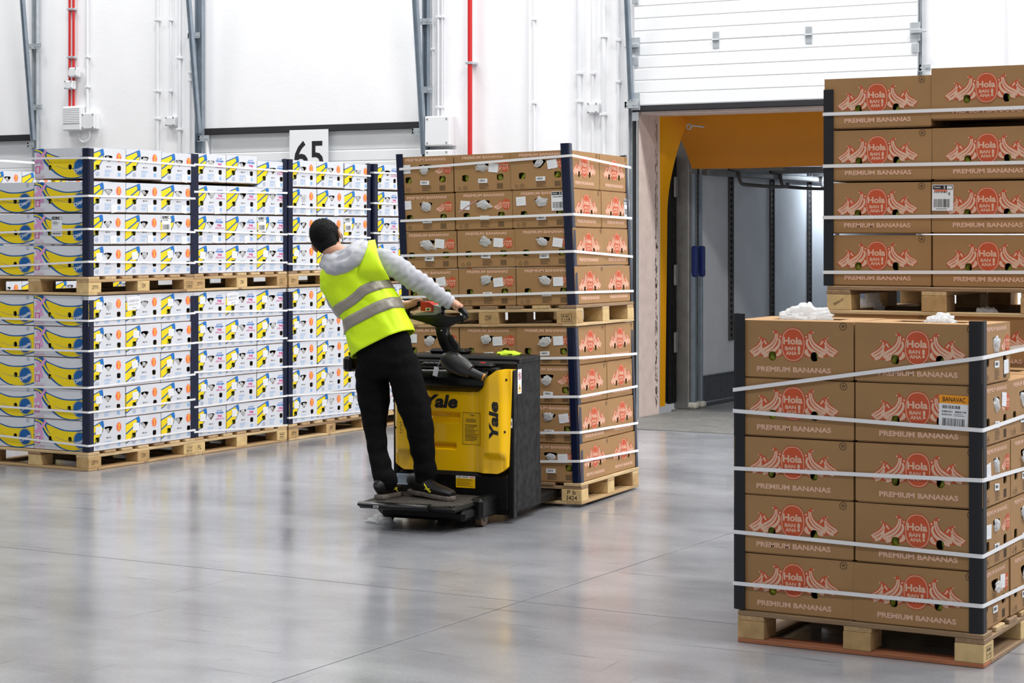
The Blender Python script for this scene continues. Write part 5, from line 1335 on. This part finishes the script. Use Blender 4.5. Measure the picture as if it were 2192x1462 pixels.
# vest: a shell around the torso, open at the hem
VT = [(820, 737, -.772, .199, .146), (812, 713, -.772, .193, .143), (802, 686, -.768, .187, .138), (793, 660, -.762, .180, .137), (781, 640, -.757, .180, .140), (767, 620, -.752, .188, .146), (754, 594, -.748, .196, .150), (749, 574, -.744, .194, .144), (747, 559, -.741, .180, .130), (746, 550, -.738, .168, .108)]
VTs = spline([(*J(*p[:3]), p[3], p[4]) for p in []], 4) if False else None
def vest_ring(t):
    x = t * (len(VT) - 1); i = min(int(x), len(VT) - 2); f = x - i
    a, b = VT[i], VT[i + 1]; c = [a[k] + (b[k] - a[k]) * f for k in range(5)]
    return J(*c[:3]), c[3], c[4]
AXIS = (J(*VT[-1][:3]) - J(*VT[0][:3])).normalized(); DY = (Vector(REF) - AXIS * AXIS.dot(Vector(REF))).normalized(); DX = DY.cross(AXIS).normalized()
def vest_pt(t, th, off=0.0):
    c, rx, ry = vest_ring(t)
    q = c + DX * (rx + off) * math.copysign(abs(math.cos(th)) ** .74, math.cos(th)) + DY * (ry + off) * math.copysign(abs(math.sin(th)) ** .74, math.sin(th))
    n = (DX * math.cos(th) + DY * math.sin(th)).normalized()
    wv = .007 * noise.noise(Vector((math.cos(th) * 2.2 + t * 3, math.sin(th) * 2.2, t * 5))) + .005 * noise.noise(Vector((math.cos(th) * 5 + t * 9, math.sin(th) * 5, t * 6)))
    return q + n * wv
NT, NTH = 60, 96; vs = []; fs = []
for i in range(NT + 1):
    for k in range(NTH): vs.append(vest_pt(i / NT, 2 * math.pi * k / NTH))
for i in range(NT):
    for k in range(NTH): l = (k + 1) % NTH; fs.append((i * NTH + k, i * NTH + l, (i + 1) * NTH + l, (i + 1) * NTH + k))
mb = MB().add(vs, fs); vm = mb.mesh('vest', M_VEST, smooth=True)
ve = part('vest', vm, M_VEST); sm_ = ve.modifiers.new('thick', 'SOLIDIFY'); sm_.thickness = .003; sm_.offset = -1
rows_ = [((760, 606), (834, 598), -.855), ((764, 580), (822, 576), -.887), ((779, 546), (810, 547), -.868), ((786, 528), (806, 528), -.822), ((788, 517), (803, 515), -.76), ((788, 520), (804, 518), -.69), ((775, 560), (815, 560), -.62)]
ri = spline([tuple(J(*a_, w_)) for a_, b_, w_ in rows_], 6); ro = spline([tuple(J(*b_, w_)) for a_, b_, w_ in rows_], 6)
sv = []; sf = []
for i in range(len(ri)):
    for k in range(7):
        f_ = k / 6; q = Vector(ri[i]).lerp(Vector(ro[i]), f_); q.y -= .016 * math.sin(f_ * math.pi) * (1 if i < len(ri) * .6 else -1); q.z += .004 * noise.noise(q * 20); sv.append(q)
for i in range(len(ri) - 1):
    for k in range(6): a_ = i * 7 + k; sf.append((a_, a_ + 1, a_ + 8, a_ + 7))
so_ = link('shoulder_panel', MB().add(sv, sf).mesh('shoulder_panel', M_VEST, smooth=True), ve); s2_ = so_.modifiers.new('thick', 'SOLIDIFY'); s2_.thickness = .003
def band(t0f, t1f, off=.0035):
    vs = []; fs = []
    for k in range(NTH + 1):
        th = 2 * math.pi * k / NTH
        for j in range(5): t = t0f(th) + (t1f(th) - t0f(th)) * j / 4; vs.append(vest_pt(t, th, off))
    for k in range(NTH):
        for j in range(4): fs.append((k * 5 + j, k * 5 + 5 + j, k * 5 + 6 + j, k * 5 + 1 + j))
    o = link('reflective_band', MB().add(vs, fs).mesh('reflective_band', M_BAND, smooth=True), ve)
    s_ = o.modifiers.new('thick', 'SOLIDIFY'); s_.thickness = .001; return o
band(lambda th: .215, lambda th: .315)
kn = lambda th: .07 * smooth01((math.cos(th + .0) + .2) * 1.6)      # the upper band climbs towards the right arm
band(lambda th: .375 + kn(th) * .6, lambda th: .475 + kn(th) * .6)
# trousers
tr_ = MB(); limb(tr_, [(834, 805, -.765, .10, .11), (829, 782, -.77, .170, .132), (824, 755, -.77, .176, .134), (820, 736, -.77, .174, .130), (817, 726, -.77, .168, .126)], 24)
limb(tr_, LEG_L + [(826, 1050, -.818, .053)], 20, 1.0); limb(tr_, LEG_R + [(906, 1034, -.674, .054)], 20, 1.0)
tr_.loft([(J(821, 1012, -.812), .066), (J(825, 1026, -.815), .069), (J(828, 1040, -.815), .062)], 16, ref=REF); tr_.loft([(J(909, 992, -.676), .067), (J(911, 1004, -.672), .070), (J(912, 1018, -.67), .064)], 16, ref=REF)
part('trousers', remesh(tr_, .008, 4, lambda c: .006 * noise.noise(Vector((c.x * 8, c.y * 8, c.z * 16))) + .004 * noise.noise(c * 22)), M_TROU)
p = J(746, 778, -.77); part('hip_pouch', MB().cbox(p.x - .012, p.x + .05, p.y - .06, p.y + .05, p.z - .045, p.z + .045, .016).mesh('hip_pouch', M_BLACKP), M_BLACKP)
# shoes
def shoe(heel, toe, lift):
    h, t = Vector(heel), Vector(toe); d = (t - h); L_ = d.length; d.normalize(); sd = Vector((0, 0, 1)).cross(d).normalized(); up = d.cross(sd).normalized() * -1 if d.cross(sd).z < 0 else d.cross(sd).normalized()
    e = MB(); secs = []
    prof = [(0.0, .022, .070), (.03, .034, .092), (.10, .040, .104), (.24, .041, .102), (.36, .041, .088), (.50, .044, .072), (.64, .048, .058), (.78, .050, .050), (.90, .045, .042), (.98, .028, .028)]
    for f, w, hh_ in prof: secs.append((h + d * L_ * f + up * (.022 + hh_ / 2), w, hh_ / 2))
    e.loft(secs, 18, ref=up); up_o = part('shoe', e.mesh('shoe', M_SHOE, smooth=True), M_SHOE)
    s_ = MB(); ol = [(0.0, .0), (.02, .030), (.15, .039), (.40, .036), (.62, .046), (.80, .050), (.94, .040), (1.0, .012)]
    poly = [(f * L_, w) for f, w in ol] + [(f * L_, -w) for f, w in reversed(ol[1:])]
    s_.prism(poly, lambda a_, b_, t_: h + d * a_ + sd * b_ + up * t_, .0, .027); link('sole', s_.mesh('sole', M_SOLE, bevel=.006, smooth=40), up_o)
    for sg in (-1, 1):
        lg = MB()
        for f0, f1, z0, z1 in ((.44, .56, .080, .045), (.46, .58, .052, .058), (.50, .60, .060, .040)):
            a_ = h + d * L_ * f0 + sd * sg * .040 + up * (z0 - .004); b_ = h + d * L_ * f1 + sd * sg * .047 + up * (z1 - .004); lg.tube([a_, b_], .0045, 6)
        link('side_stripe', lg.mesh('side_stripe', mat('yellow shoe stripe', (220, 208, 40), .5)), up_o)
    link('heel_tab', MB().obox(h - d * .003 + up * .082, d, sd, up, .008, .020, .006).mesh('heel_tab', M_WHITE), up_o)
    link('laces', MB().tube([h + d * L_ * .38 + sd * .03 + up * .086, h + d * L_ * .42 - sd * .03 + up * .083, h + d * L_ * .47 + sd * .03 + up * .078, h + d * L_ * .52 - sd * .03 + up * .072], .004, 6).mesh('laces', M_INK), up_o)
for h_, t_ in FOOT: shoe(h_, t_, 0)
